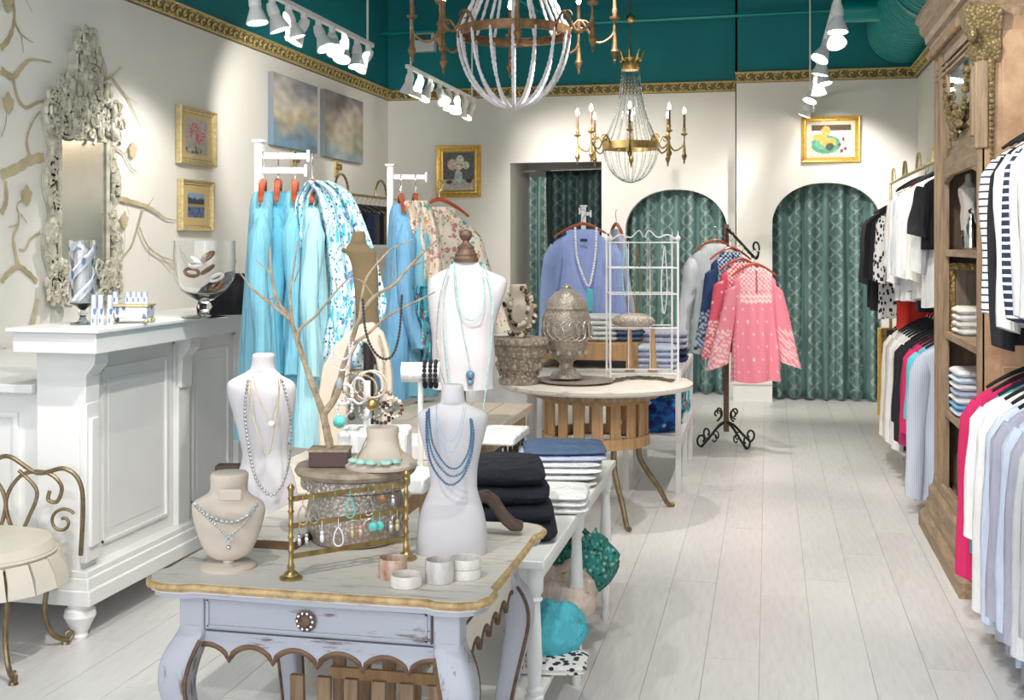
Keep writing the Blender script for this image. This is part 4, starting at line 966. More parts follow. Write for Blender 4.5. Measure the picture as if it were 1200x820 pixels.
# ================================================================ BUSTS AND JEWELLERY on the painted table
# rear left tall linen bust on white riser
d = 3.42; rz_ = Pd(330, 610, d); 
rp = Pz(298, 642, TZ); rb = empty('riser_board', (rp.x + .05, rp.y + .3, TZ), 'small white board with brown edge under the rear left bust', 'riser')
MB().bb(rp.x - .06, rp.x + .11, rp.y, rp.y + .56, TZ + .001, TZ + .022).build('board_edge', 'scallop_brown', rb)
MB().bb(rp.x - .062, rp.x + .112, rp.y - .002, rp.y + .562, TZ + .022, TZ + .030).build('board_top', 'table_top_paint', rb)
o = MB().bb(-1.36, -1.06, 3.235, 3.42, TZ - .052, TZ).build('riser_board', 'white_paint', org=(-1.2, 3.3, TZ)) if False else None
b = Pd(305, 606, d); b.z = TZ + .03
bt = empty('bust_form', b, 'tall white linen bust with long double chain at the back left of the painted table', 'bust')
rows = [(608, 268, 352, .6), (585, 270, 350, .62), (560, 277, 345, .62), (535, 284, 337, .6), (515, 281, 338, .6), (490, 275, 343, .58), (470, 269, 346, .55), (455, 266, 347, .5), (447, 268, 343, .45), (441, 278, 332, .5), (436, 288, 326, .65), (432, 293, 322, .85), (424, 295, 321, .9), (416, 296, 322, .9), (414, 298, 320, .9)]
sil(MB(), smooth_rows(rows), d).build('torso', 'linen', bt, ang=60)

necklace(PP([(291, 444), (287, 480), (291, 520), (300, 560), (318, 580), (334, 560), (341, 520), (339, 480), (330, 444)], d - .075), .0055, 'silver_chain', 'long thick silver chain hanging to the hip of the rear left bust')
necklace(PP([(294, 444), (295, 480), (303, 510), (308, 530)], d - .08) + PP([(316, 530), (322, 500), (327, 470), (326, 444)], d - .08), .0022, 'pale_gold', 'thin gold chain on the rear left bust')
pc = Pd(318, 497, d - .085)
pn = necklace(PP([(296, 440), (303, 465), (312, 485), (318, 494), (322, 480), (327, 460), (329, 440)], d - .075), .0018, 'pale_gold', 'fine pendant necklace with round pearl drop on the rear left bust')
MB().ball(pc, .010).build('pendant', 'bead_white', pn)
o = MB().box(Pd(268, 551, 3.45), (.07, .05, .035), YAW).build('jewelry_box', 'dark_wood', org=Pd(268, 551, 3.45), bevel=.003); tag(o, 'small dark wooden box just behind the cream neck form', 'box')
sb = MB().cyl(Pd(268, 609, 3.45), Pd(268, 556, 3.45), .02).build('stand', 'linen', o)
# front left neck form
d = 2.83; b = Pz(268, 664, TZ); d = (b - Vector((0, 0, b.z))).dot(DC)
nf = empty('neck_form', b, 'cream leatherette necklace neck form on round foot at the front left of the table', 'necklace stand')
MB().lathe(b, [(0, .066), (.006, .067), (.010, .06), (.012, .01)], 32).build('foot', 'cream_linen', nf)
MB().lathe(b, [(.01, .014), (.045, .012)], 16).build('post', 'cream_linen', nf)
rows = [(655, 252, 280, .5), (648, 242, 292, .5), (635, 235, 300, .5), (615, 228, 307, .48), (598, 225, 311, .46), (588, 226, 308, .45), (582, 236, 298, .6), (576, 245, 291, .8), (568, 247, 290, .95), (556, 247, 291, 1.0), (553, 249, 289, 1.0)]
sil(MB(), smooth_rows(rows), d).build('neck', 'cream_linen', nf, ang=60)
MB().box(Pd(270, 580, d - .075), (.055, .008, .028), YAW, .15).build('front_tab', 'cream_linen', nf, bevel=.004)
necklace(PP([(228, 590), (238, 600), (252, 608), (272, 612), (290, 604), (302, 590)], d - .062), .0058, 'silver_chain', 'chunky silver link choker on the cream neck form')
n2 = necklace(PP([(230, 594), (245, 608), (258, 620), (268, 627), (284, 616), (300, 596)], d - .066), .0035, 'silver_chain', 'silver rope necklace with cross pendant on the cream neck form')
MB().box(Pd(268, 634, d - .066), (.006, .004, .03), YAW).box(Pd(268, 631, d - .066), (.02, .004, .006), YAW).ball(Pd(268, 641, d - .066), .006).build('cross_pendant', 'chrome', n2)
# brass earring rack
pL = Pz(341, 678, TZ); pR = Pz(476, 655, TZ); 
er = empty('earring_rack', pL, 'brass three bar earring rack hung with earrings on the painted table', 'rack')
hL = Pd(341, 571, (pL - Vector((0, 0, TZ))).dot(DC)).z; hR = hL - .0
for k, p in enumerate((pL, pR)):
    prof = [(0, .026), (.005, .027), (.009, .018), (.014, .016), (.02, .008), (.03, .009), (.035, .006)]
    z = .05
    H_ = (hL - TZ)
    while z < H_ - .02: prof += [(z, .0052), (z + .012, .0056), (z + .016, .008), (z + .020, .0052)]; z += .033 if k else .03
    prof += [(H_ - .01, .006), (H_, .009), (H_ + .008, .003)]
    MB().lathe(p, prof, 12).build('post', 'brass', er)
bars = []
for z in (.045, .115, .178):
    a = pL + ZA * z; b_ = pR + ZA * z; bars.append((a, b_))
    MB().prism([a + ZA * .0, b_ + ZA * 0, b_ + ZA * .012, a + ZA * .012], DC * .004).build('bar', 'brass', er)
er_list = [(0, 2, .06, 'hoop', 'chrome'), (.05, 2, .1, 'drop', 'coral_gold'), (.13, 2, 0, 'hoop', 'chrome')]
plain('coral_gold', (.75, .40, .28), .3, .5); plain('turq_stone', (.12, .58, .52), .3, 0, .2, 50); plain('amber_stone', (.30, .14, .05), .2, .1, .3, 60)
kinds = [(2, .10, 'coral_gold', 0, 'rose gold teardrop'), (2, .19, 'chrome', 0, 'large silver teardrop'), (2, .37, 'silver_relief', 1, 'dark filigree hoop'), (2, .50, 'turq_stone', 0, 'turquoise beaded hoop'), (2, .66, 'silver_relief', 0, 'antique silver hoop'), (2, .78, 'amber_stone', 1, 'amber disc'), (2, .88, 'chrome', 2, 'small silver dangle'),
         (1, .07, 'chrome', 2, 'silver bell'), (1, .13, 'chrome', 2, 'silver bell cluster'), (1, .26, 'bead_white', 2, 'white stone dangle'), (1, .40, 'bead_white', 0, 'white round hoop'), (1, .52, 'pale_gold', 2, 'long gold dangle'), (1, .59, 'coral_gold', 2, 'copper feather'), (1, .70, 'turq_stone', 1, 'left turquoise disc'), (1, .76, 'turq_stone', 1, 'right turquoise disc'), (1, .86, 'chrome', 2, 'fine silver bar'), (1, .92, 'pale_gold', 2, 'fine gold bar')]
for bi, t, m_, k, nm in kinds:
    a, b_ = bars[bi]; p = a.lerp(b_, t) - DC * .004
    e = MB()
    e.tube([p + ZA * .01, p - DC * .004, p - ZA * .012], .0009, 5)
    if k == 0: e.tube([p + RC * sin(q) * .011 * (1 - .35 * cos(q)) + ZA * (-.034 + .022 * cos(q)) for q in [2 * pi * i / 20 for i in range(20)]], .0019, 6, closed=True)
    elif k == 1: e.ball(p - ZA * .022, .011, 12, 8, (1, .4, 1))
    else: e.ball(p - ZA * .018, .005).ball(p - ZA * .031, .008, 8, 6, (.7, .5, 1.4))
    o = e.build('earring', m_, org=p); tag(o, f'{nm} earring hanging on the {"top" if bi == 2 else "middle"} bar of the brass rack', 'earring', 'earrings on the brass rack')
# carved round drum
dc = Pz(417, 632, TZ); dd = (dc - Vector((0, 0, TZ))).dot(DC) + .02; base = Vector((dc.x, dc.y, TZ))
dr_ = empty('round_casket', base, 'round carved silver gilt casket with wooden rim on the painted table', 'casket')
R_ = .142; Hd = Pd(417, 540, dd).z - TZ
MB().lathe(base, [(0, R_ * .70), (.004, R_ * .78), (.02, R_ * .82), (.03, R_ * .86), (.05, R_ * .92), (Hd * .45, R_ * .88), (Hd * .6, R_ * .83), (Hd * .68, R_ * .83), (Hd * .70, R_ * .95)], 56, fn=lambda a, z: 1 + .018 * sin(a * 18) * (1 if .04 < z < .16 else 0)).build('body', 'silver_relief', dr_)
MB().lathe(base, [(Hd * .70, R_ * .93), (Hd * .72, R_ * 1.0), (Hd * .85, R_ * .97), (Hd * .86, R_ * .95)], 56).build('lid_band', 'silver_relief', dr_)
MB().lathe(base, [(Hd * .86, R_ * 1.0), (Hd * .88, R_ * 1.08), (Hd * .93, R_ * 1.12), (Hd * .98, R_ * 1.08), (Hd, R_ * 1.0), (Hd + .001, .01)], 56).build('lid', 'scallop_rim' if 'scallop_rim' in M else 'wood_rim' if 'wood_rim' in M else wood('wood_rim', (.22, .17, .13), (.46, .36, .26), .5, (3, 3, 3), 8), dr_)
mb = MB()
for i in range(20):
    a = 2 * pi * i / 20
    for zz, rr in ((Hd * .32, R_ * .90), (Hd * .77, R_ * .985)): mb.torus(base + Vector((cos(a) * rr, sin(a) * rr, zz)), .016 if zz < Hd * .5 else .009, .003, 12, 5, (cos(a), sin(a), 0), 1.0)
mb.build('carved_rosettes', 'silver_light', dr_, kind='stuff')
ZD = TZ + Hd
# wood block with branch
bl = Pz(392, 542, ZD); dbl = 3.0
plain('dark_block', (.09, .04, .035), .4)
bk = empty('jewelry_tree', Pd(386, 543, 3.02), 'bare branch jewellery tree on dark wooden block', 'jewelry tree')
c = Pd(387, 533, 3.04); c.z = ZD + .022
MB().box(c, (.10, .07, .040), YAW).build('block', 'dark_block', bk, bevel=.002); MB().box(c + ZA * .022, (.104, .074, .006), YAW).build('block_top', 'branch', bk)
dt_ = 3.04
BR = [([(387, 524), (382, 500), (378, 482)], .011, .009), ([(378, 483), (366, 450), (352, 410), (340, 374), (325, 352), (318, 320), (316, 290)], .009, .0025), ([(340, 374), (310, 350), (295, 337), (280, 318)], .005, .0015), ([(348, 400), (352, 385), (370, 370), (395, 340), (414, 320)], .005, .0015), ([(343, 380), (340, 345), (345, 310), (349, 282)], .004, .0015), ([(318, 320), (300, 305)], .002, .001), ([(345, 330), (352, 310)], .002, .001),
      ([(380, 484), (396, 460), (402, 430), (410, 405), (422, 372), (438, 348), (462, 333), (480, 312), (500, 292), (514, 280)], .009, .002), ([(422, 375), (424, 350), (430, 325), (450, 300), (462, 290), (485, 280)], .005, .0015), ([(410, 405), (430, 392), (455, 370), (490, 352), (510, 342)], .005, .0015), ([(438, 348), (425, 330), (410, 325)], .003, .001), ([(480, 312), (500, 305), (512, 300)], .003, .001), ([(402, 430), (392, 455), (388, 470)], .004, .003), ([(325, 352), (318, 350), (308, 352)], .002, .001), ([(456, 336), (462, 318), (458, 308)], .002, .001), ([(395, 340), (392, 325)], .002, .001)]
for i, (pts, r0, r1) in enumerate(BR):
    P = []
    for j, (x, y) in enumerate(pts): P.append(Pd(x, y, dt_ + .05 * sin(i * 1.7) * j / len(pts)))
    P = spline(P, 5); MB().tube(P, lambda t, r0=r0, r1=r1: (r0 + (r1 - r0) * t) * (1 + .08 * sin(t * 40)), 7).build('trunk' if i == 0 else 'branch', 'branch', bk)
necklace(PP([(388, 398), (391, 425), (398, 433), (405, 432), (410, 420), (409, 400), (410, 372)], 2.98), .004, 'bead_white', 'white shell bead strand hanging from the branch tree')
necklace(PP([(388, 408), (397, 420), (408, 418), (414, 400)], 2.96), .0035, 'bead_white', 'short white pearl strand looped on the branch tree')
necklace(PP([(425, 350), (428, 385), (436, 408), (448, 420), (460, 416), (468, 390), (471, 345)], 2.97), .0042, 'f_charcoal', 'long charcoal beaded strand hanging from the right branch')
o = MB().lathe(Pd(398, 448, 2.98), [(-.016, .005), (-.008, .009), (.006, .0085), (.014, .003)], 10).build('pendant', 'silver_gray_stone' if 'silver_gray_stone' in M else plain('silver_gray_stone', (.42, .42, .44), .3), org=Pd(398, 448, 2.98)); tag(o, 'grey stone drop pendant hanging among the bracelets', 'pendant')
# flat neck form with turquoise stones on the drum
c = Pd(445, 532, 3.0); c.z = ZD
nk_ = empty('neck_form', c, 'low cream neck form with turquoise stone necklace lying on the round casket', 'necklace stand')
c2_ = c + DC * .03
rows_ = [(0, .092, 0), (.008, .094, 0), (.02, .080, .01), (.035, .055, .02), (.05, .043, .03), (.07, .040, .035), (.092, .043, .035), (.097, .042, .035), (.0975, .002, .035)]
MB().loft([[c2_ + RC * cos(a) * r + DC * (sin(a) * r * .9 + off) + ZA * z for a in [2 * pi * j / 32 for j in range(32)]] for z, r, off in rows_]).build('neck', 'cream_linen', nk_, ang=60)
tn = necklace([c2_ + RC * x + DC * y + ZA * z for x, y, z in ((-.038, .05, .075), (-.05, .0, .045), (-.055, -.04, .022), (-.02, -.075, .016), (.02, -.075, .016), (.055, -.04, .022), (.05, 0, .045), (.038, .05, .075))], .0016, 'brass', 'turquoise slab stone necklace on the low cream neck form')
for x, y, s_ in ((-.066, -.045, 1), (-.044, -.064, 1.1), (-.016, -.076, 1.15), (.020, -.074, 1.15), (.044, -.058, 1)):
    MB().ball(c2_ + RC * x + DC * y + ZA * .024, .014 * s_, 9, 6, (1, .8, .5)).build('stone', 'turq_pale' if 'turq_pale' in M else plain('turq_pale', (.42, .70, .62), .35, 0, .2, 60), tn)
# front bust with blue strands
b = Pz(530, 648, TZ); d = (b - Vector((0, 0, TZ))).dot(DC)
fb = empty('bust_form', b, 'white linen bust with layered blue bead strands at the front of the painted table', 'bust')
rows = [(652, 489, 570, .62), (640, 488, 571, .62), (615, 489, 570, .62), (595, 494, 566, .6), (575, 502, 560, .58), (565, 504, 559, .57), (545, 502, 560, .56), (525, 497, 564, .54), (505, 492, 569, .5), (490, 489, 572, .46), (483, 491, 569, .42), (477, 502, 558, .45), (473, 513, 548, .6), (470, 516, 545, .85), (460, 517, 544, .9), (452, 519, 543, .9), (450, 521, 541, .9)]
sil(MB(), smooth_rows(rows), d).build('torso', 'linen', fb, ang=60)
q = d - .072
plain('blue_bead', (.07, .15, .25), .3, 0, .3, 80); plain('steel_bead', (.10, .20, .30), .3, 0, .3, 80); plain('sky_bead', (.35, .50, .62), .3, 0, .2, 80)
necklace(PP([(503, 478), (504, 500), (508, 522), (520, 542), (530, 549), (540, 545), (549, 528), (552, 508), (551, 490)], q), .0032, 'blue_bead', 'inner dark blue bead strand on the front bust')
necklace(PP([(502, 480), (502, 510), (508, 535), (520, 552), (531, 558), (543, 551), (551, 530), (554, 505), (552, 490)], q), .0035, 'steel_bead', 'middle slate blue bead strand on the front bust')
necklace(PP([(500, 482), (500, 515), (505, 542), (516, 560), (528, 568), (541, 560), (551, 538), (555, 512), (553, 492)], q), .0036, 'blue_bead', 'outer longest dark blue bead strand on the front bust')
necklace(PP([(512, 474), (512, 500), (518, 520), (526, 530), (534, 524), (541, 505), (546, 476)], q), .0014, 'sky_bead', 'fine pale blue chain with small charm on the front bust')
necklace(PP([(511, 474), (514, 495), (520, 510), (528, 517), (537, 505), (544, 476)], q), .0012, 'sky_bead', 'shortest thin pale blue chain on the front bust')
# curled iron piece
pts = spline([Pz(556, 640, TZ) + ZA * .16 + DC * .25, Pz(570, 640, TZ) + ZA * .155 + DC * .24, Pd(590, 588, 3.12), Pd(600, 606, 3.12), Pd(613, 618, 3.12)], 8)
A_ = [Pd(x, y, 3.12) for x, y in ((560, 578), (572, 577), (584, 586), (594, 602), (604, 612), (614, 615), (612, 623), (598, 623), (588, 614), (578, 600), (570, 590), (560, 588))]
o = MB().prism(A_, DC * .05).build('shoe_last', 'scroll_brown' if 'scroll_brown' in M else plain('scroll_brown', (.10, .065, .05), .6, .2, .3, 40), org=A_[6], bevel=.006); tag(o, 'curved rusty brown carved wooden bracket resting at the back right corner of the painted table', 'bracket'); o.name = 'carved_bracket'
# cuffs and bowls in front
def cuff(px, py, r, h, mat, label, tilt=0, inner=None, gap=False, squash=1):
    b = Pz(px, py, TZ); b.z = TZ + .001 + (r * sin(abs(tilt)) if tilt else 0)
    mb = MB(); n = 36; t = .0035; rings = []
    Rm = Matrix.Rotation(tilt, 3, RC)
    prof = [(0, r - t), (0, r), (h * .5, r * 1.03), (h, r), (h, r - t), (h * .5, r * 1.03 - t)]
    rings = [[b + Rm @ (RC * cos(a) * rr + DC * sin(a) * rr * squash + ZA * z) for z, rr in prof] for a in [(.5 if gap else 0) + 2 * pi * j / n * (.86 if gap else 1) for j in range(n)]]
    mb.loft(rings, closed=not gap); o = mb.build('cuff_bracelet', mat, org=b); return tag(o, label, 'bracelet')
wood('horn_brown', (.30, .12, .05), (.70, .55, .45), .25, (6, 6, 2), 6); wood('horn_gray', (.42, .38, .38), (.74, .68, .62), .25, (6, 6, 2), 6)
wood('horn_pale', (.60, .56, .50), (.84, .80, .74), .25, (6, 6, 2), 6)
cuff(476, 686, .036, .026, 'horn_pale', 'pale cream horn bangle with brown lining, lowest in front of the cuff group')
cuff(461, 676, .034, .045, 'horn_brown', 'brown and lilac marbled horn cuff, leftmost of the bracelets on the table', 0, gap=True)
cuff(515, 681, .033, .050, 'horn_gray', 'tall grey marbled horn cuff left of the white bangles')
cuff(545, 676, .037, .022, 'horn_pale', 'white horn bangle, lower of the stacked pair at the right')
o = cuff(545, 676, .037, .022, 'horn_pale', 'white horn bangle, upper of the stacked pair at the right'); o.location.z += .0235
o = MB().lathe(Pz(476, 686, TZ), [(.002, .031), (.012, .031)], 24).build('bangle_lining', 'horn_brown', org=Pz(476, 686, TZ)); o.location.z = TZ; 
tag(o, 'round amber coloured disc lying inside the pale cream bangle', 'disc')
# bracelets heap on a white block on console
c = Pd(430, 515, 3.75); c.z = BZ
wbx = MB().box(Pd(440, 0, 3.8).xy.to_3d() + ZA * (BZ + .09), (.22, .20, .18), YAW).build('display_block', 'f_white', org=Pd(440, 0, 3.8).xy.to_3d() + ZA * BZ, bevel=.01); tag(wbx, 'white cloth covered display block under the heap of bangles', 'display block')
random.seed(21)
zb_ = BZ + .10
o = MB().cyl((c.x, c.y, BZ + .18), Pd(430, 446, 3.78), .012).lathe((c.x, c.y, BZ + .18), [(0, .03), (.01, .02)], 12).build('bangle_post', 'white_metal', wbx)
bang = [(404, 462, .032, .006, 'bead_white', 'white chunky bead bracelet nearest the trunk of the branch tree'), (412, 450, .034, .006, 'silver_relief', 'pale silver nugget bracelet leaning in the bangle heap'), (404, 478, .030, .006, 'bead_white', 'white pearl bracelet low in the bangle heap'), (432, 452, .046, .0035, 'f_blush', 'outermost thin cream bangle standing on edge'), (427, 455, .042, .0035, 'branch', 'brown edged bangle standing on edge'), (421, 458, .040, .004, 'bead_white', 'white bangle standing on edge in the heap'), (437, 450, .044, .003, 'cream_linen', 'beige bangle standing on edge at the back of the heap'),
        (438, 478, .030, .007, 'silver_relief', 'antique silver bead bracelet at the middle of the heap'), (452, 470, .033, .008, 'silver_relief', 'silver chain link bracelet at the right of the heap'), (447, 484, .033, .007, 'f_charcoal', 'dark bead bracelet at the bottom right of the heap'), (460, 478, .030, .007, 'shell_mix', 'mixed dark and ivory bead bracelet at the far right of the heap'), (428, 480, .028, .006, 'chrome', 'silver ball bracelet low in the heap')]
for i, (x, y, r, t, m_, l_) in enumerate(bang):
    c = Pd(x, y, 3.72 + .02 * (i % 5)); ax = Vector((random.uniform(-.6, .6), -1, random.uniform(-.2, .5)))
    o = MB(); u = ax.normalized().orthogonal().normalized(); v = ax.normalized().cross(u); nb = int(2 * pi * r / (t * 1.9)) if t > .005 else 0
    if nb:
        for k in range(nb): o.ball(c + (u * cos(2 * pi * k / nb) + v * sin(2 * pi * k / nb)) * r, t, 8, 6)
    else: o.torus(c, r, t, 30, 6, ax)
    tag(o.build('bracelet', m_, org=c), l_, 'bracelet', 'bangles heaped on the display block')
for x, y, r, m_, l_ in ((436, 474, .019, 'brass', 'gold ball ornament in the bangle heap'), (398, 494, .021, 'turq_stone', 'large turquoise cocktail ring at the left of the bangle heap'), (412, 488, .012, 'f_charcoal', 'small dark round ring below the white bracelets')):
    c = Pd(x, y, 3.66); o = MB().ball(c, r, 12, 8).torus(c + ZA * -.0 + DC * .02, r * .8, .003, 16, 5, RC).build('ornament', m_, org=c); tag(o, l_, 'ornament')
# T bar bracelet stands
for px, py, dd_, k in ((493, 436, 4.0, 'left'), ):
    c = Pd(px, py, dd_); r = empty('bracelet_stand', Vector((c.x, c.y, BZ)), 'white T bar bracelet stand holding black bangles behind the front bust', 'bracelet stand')
    MB().cyl((c.x, c.y, BZ), (c.x, c.y, c.z), .010).lathe((c.x, c.y, BZ), [(0, .05), (.01, .045)], 20).build('post', 'white_metal', r)
    MB().cyl(c - RC * .065, c + RC * .065, .034, n=20).build('bar', 'f_white', r)
    for i, x in enumerate((.015, .035, .052)):
        q_ = c + RC * x; o = MB()
        for k_ in range(16): a = 2 * pi * k_ / 16; o.ball(q_ + DC * cos(a) * .042 + ZA * (sin(a) * .042 - .006), .008, 7, 5)
        tag(o.build('bracelet', 'f_black', org=q_), f'black bead bracelet, {ords[i]} from the left on the white T bar', 'bracelet', 'black bracelets on the T bar')
# ================================================================ big linen bust with finial
d = 4.75; b = Pd(541, 455, d)
bb_ = empty('dress_form', Vector((b.x, b.y, BZ)), 'large white linen dress form with dark turned wooden finial on the console', 'bust')
rows = [(455, 506, 579, .62), (440, 507, 578, .62), (415, 506, 580, .6), (395, 506, 579, .58), (370, 503, 583, .55), (350, 501, 590, .5), (335, 501, 594, .46), (326, 504, 592, .42), (320, 512, 580, .42), (314, 524, 566, .5), (309, 530, 562, .6), (306, 532, 560, .7)]
sil(MB(), smooth_rows(rows), d).build('torso', 'linen', bb_, ang=60)
MB().cyl((b.x, b.y, BZ), (b.x, b.y, b.z), .016).lathe((b.x, b.y, BZ), [(0, .11), (.012, .10), (.02, .03)], 28).build('pole', 'rust_iron', bb_)
fp = [(307, 14), (303, 15), (300, 12.5), (298, 13), (295, 11), (292, 9.5), (289, 10), (286, 6), (284, 4), (282, 3.5), (280, 6), (275, 7.8), (271, 6.5), (269, 2)]
sil(MB(), [(y, 546 - r, 546 + r, 1) for y, r in fp], d).build('neck_finial', 'rust_iron', bb_)
q = d - .085
plain('seafoam_bead', (.35, .62, .60), .35, 0, .3, 90)
necklace(PP([(528, 309), (521, 340), (520, 380), (523, 420), (526, 450)], q), .003, 'seafoam_bead', 'long pale turquoise bead rope on the left of the dress form')
necklace(PP([(527, 309), (516, 345), (512, 390), (516, 430), (522, 452)], q), .0028, 'silver_relief', 'long dark chain rope at the far left of the dress form')
necklace(PP([(532, 308), (534, 340), (540, 366), (552, 375), (564, 366), (568, 340), (565, 309)], q - .01), .0034, 'seafoam_bead', 'turquoise bead strand looped round the neck of the dress form')
n_ = necklace(PP([(533, 308), (538, 360), (545, 400), (551, 432)], q), .002, 'seafoam_bead', 'long fine strand with dark stone tassel on the dress form')
MB().ball(Pd(551, 439, q), .018).ball(Pd(551, 448, q), .013).build('tassel', 'steel_bead', n_)
necklace(PP([(568, 309), (576, 345), (577, 380), (574, 410), (570, 450), (566, 480)], q), .0034, 'seafoam_bead', 'long turquoise bead rope falling past the right hip of the dress form')
# console blocks and cloths
for (x, y, z, w_, dp, h, l_) in ((560, 0, 4.7, .36, .3, .035, 'flat white linen board under the large dress form'), (478, 0, 4.35, .24, .24, .06, 'white display block beside the T bar bracelet stand'), (475, 0, 3.75, .18, .2, .05, 'low white display block at the near end of the console')):
    c = Pd(x, 0, z); c.z = BZ + h / 2 + .001; o = MB().box(c, (w_, dp, h), .0).build('display_board', 'f_white', org=Vector((c.x, c.y, BZ)), bevel=.008); tag(o, l_, 'display block')
# cream necklace horn displays
def plate(name, pts, d, thick, mat, label, cat='necklace stand', lean=0):
    P = [Pd(x, y, d) for x, y in pts]; zb_ = min(p.z for p in P)
    P = [p + DC * lean * (p.z - zb_) for p in P]; o = MB().prism(P, DC * thick).build(name, mat, org=Vector((P[0].x, P[0].y, zb_)), bevel=.006); return tag(o, label, cat)
plate('necklace_easel', [(374, 546), (372, 470), (378, 430), (392, 405), (408, 390), (422, 380), (436, 378), (448, 390), (455, 410), (459, 440), (460, 546), (448, 546), (446, 450), (440, 420), (430, 402), (420, 400), (412, 415), (407, 450), (405, 546)], 4.1, .05, 'cream_linen', 'cream arched necklace easel behind the branch jewellery tree')
o = necklace(PP([(444, 392), (449, 410), (450, 435), (448, 465)], 4.09), .004, 'branch', 'short brown bead string pinned to the cream arched easel')
br_ = empty('bust_form', Pd(425, 360, 4.6), 'olive bronze linen necklace bust behind the branch tree', 'bust')
br_.location.z = BZ; ORG[br_.name] = Vector(br_.location)
rows = [(400, 425, 440, .8), (385, 420, 445, .7), (365, 417, 443, .6), (345, 415, 443, .55), (325, 413, 443, .5), (310, 411, 442, .45), (300, 406, 441, .4), (294, 401, 440, .35), (290, 402, 434, .35), (286, 408, 430, .5), (282, 411, 429, .7), (274, 413, 428, .7), (271, 414, 427, .7)]
sil(MB(), smooth_rows(rows), 4.6).build('torso', 'bronze_linen', br_, ang=60); c = Pd(432, 400, 4.6); MB().cyl((c.x, c.y, BZ), c, .02).build('pole', 'iron', br_)
# ================================================================ ROUND TABLE
rcx, rcy, rR, rZ = -.98, 6.80, .56, .765
rt_ = empty('round_table', (rcx, rcy, 0), 'round white topped table on slatted wooden drum with curved iron legs', 'table')
MB().lathe((rcx, rcy, 0), [(rZ - .03, rR - .01), (rZ - .02, rR), (rZ - .004, rR), (rZ, rR - .006), (rZ + .0005, .01)], 72).build('tabletop', 'table_top_paint', rt_)
MB().lathe((rcx, rcy, 0), [(rZ - .08, rR * .66), (rZ - .03, rR * .70), (rZ - .03, rR * .66), (rZ - .08, rR * .62)], 60, caps=(0, 0)).build('apron', 'bleached_oak', rt_)
ns = 18
for i in range(ns):
    a = 2 * pi * i / ns; MB().box((rcx + cos(a) * rR * .53, rcy + sin(a) * rR * .53, .555), (.014, .062, .27), a).build('slat', 'pine', rt_, bevel=.002)
MB().lathe((rcx, rcy, 0), [(.41, rR * .50), (.41, rR * .56), (.47, rR * .56), (.47, rR * .50)], 60, caps=(0, 0)).build('lower_ring', 'pine', rt_, solid=.002)
MB().lathe((rcx, rcy, 0), [(.66, rR * .50), (.66, rR * .56), (.70, rR * .56), (.70, rR * .50)], 60, caps=(0, 0)).build('upper_ring', 'pine', rt_, solid=.002)
for i in range(4):
    a = -1.05 + i * pi / 2; u = Vector((cos(a), sin(a), 0)); b = Vector((rcx, rcy, 0))
    MB().tube(spline([b + u * .28 + ZA * .45, b + u * .28 + ZA * .3, b + u * .40 + ZA * .12, b + u * .46 + ZA * .02, b + u * .50 + ZA * .015], 7), lambda t: .018 - .005 * t, 8).build('leg', 'wrought_gold', rt_)
TZR = rZ + .001
# lidded urn on tray
b = Pz(664, 446, rZ); d = (b - Vector((0, 0, rZ))).dot(DC)
o = MB().lathe(Pz(675, 448, rZ) , [(0.0, .17), (.012, .215), (.018, .22), (.014, .205), (.006, .17), (.006, .01)], 48).build('tray', 'silver_relief', org=Pz(675, 448, rZ)); tag(o, 'round tarnished silver tray beneath the pierced urn', 'tray')
ur = empty('lidded_urn', b + ZA * .01, 'tall pierced silver lidded urn on the round table', 'urn')
rows = [(442, 644, 683, 1), (438, 646, 681, 1), (435, 650, 678, 1), (430, 655, 672, 1), (424, 655, 672, 1), (420, 650, 677, 1), (412, 644, 684, 1), (400, 638, 689, 1), (385, 635, 692, 1), (372, 635, 692, 1), (364, 639, 689, 1), (361, 639, 689, 1)]
mb = sil(MB(), smooth_rows(rows), d, 40); mb.build('body', 'silver_relief', ur)
sil(MB(), smooth_rows([(361, 638, 690, 1), (358, 639, 689, 1), (352, 641, 686, 1), (345, 648, 680, 1), (340, 655, 673, 1), (338, 659, 669, 1), (336, 659, 669, 1), (333, 662, 666, 1)]), d, 40).build('lid', 'silver_relief', ur)
mb = MB(); cz = Pd(664, 386, d)
for i in range(10):
    a = 2 * pi * i / 10; u = Vector((cos(a), sin(a), 0)); mb.torus(Vector((b.x, b.y, cz.z)) + u * .137, .046, .005, 20, 5, u, 1.35).torus(Vector((b.x, b.y, cz.z)) + Vector((cos(a + pi / 10), sin(a + pi / 10), 0)) * .137, .046, .005, 20, 5, Vector((cos(a + pi / 10), sin(a + pi / 10), 0)), 1.35).torus(Vector((b.x, b.y, cz.z + .105)) + u * .108, .022, .004, 14, 5, (u.x, u.y, .6)).torus(Vector((b.x, b.y, cz.z)) + u * .138, .018, .005, 14, 5, u)
    mb.ball(Vector((b.x, b.y, Pd(664, 412, d).z)) + u * .108, .016, 8, 6)
mb.build('medallions', 'silver_light', ur, kind='stuff')
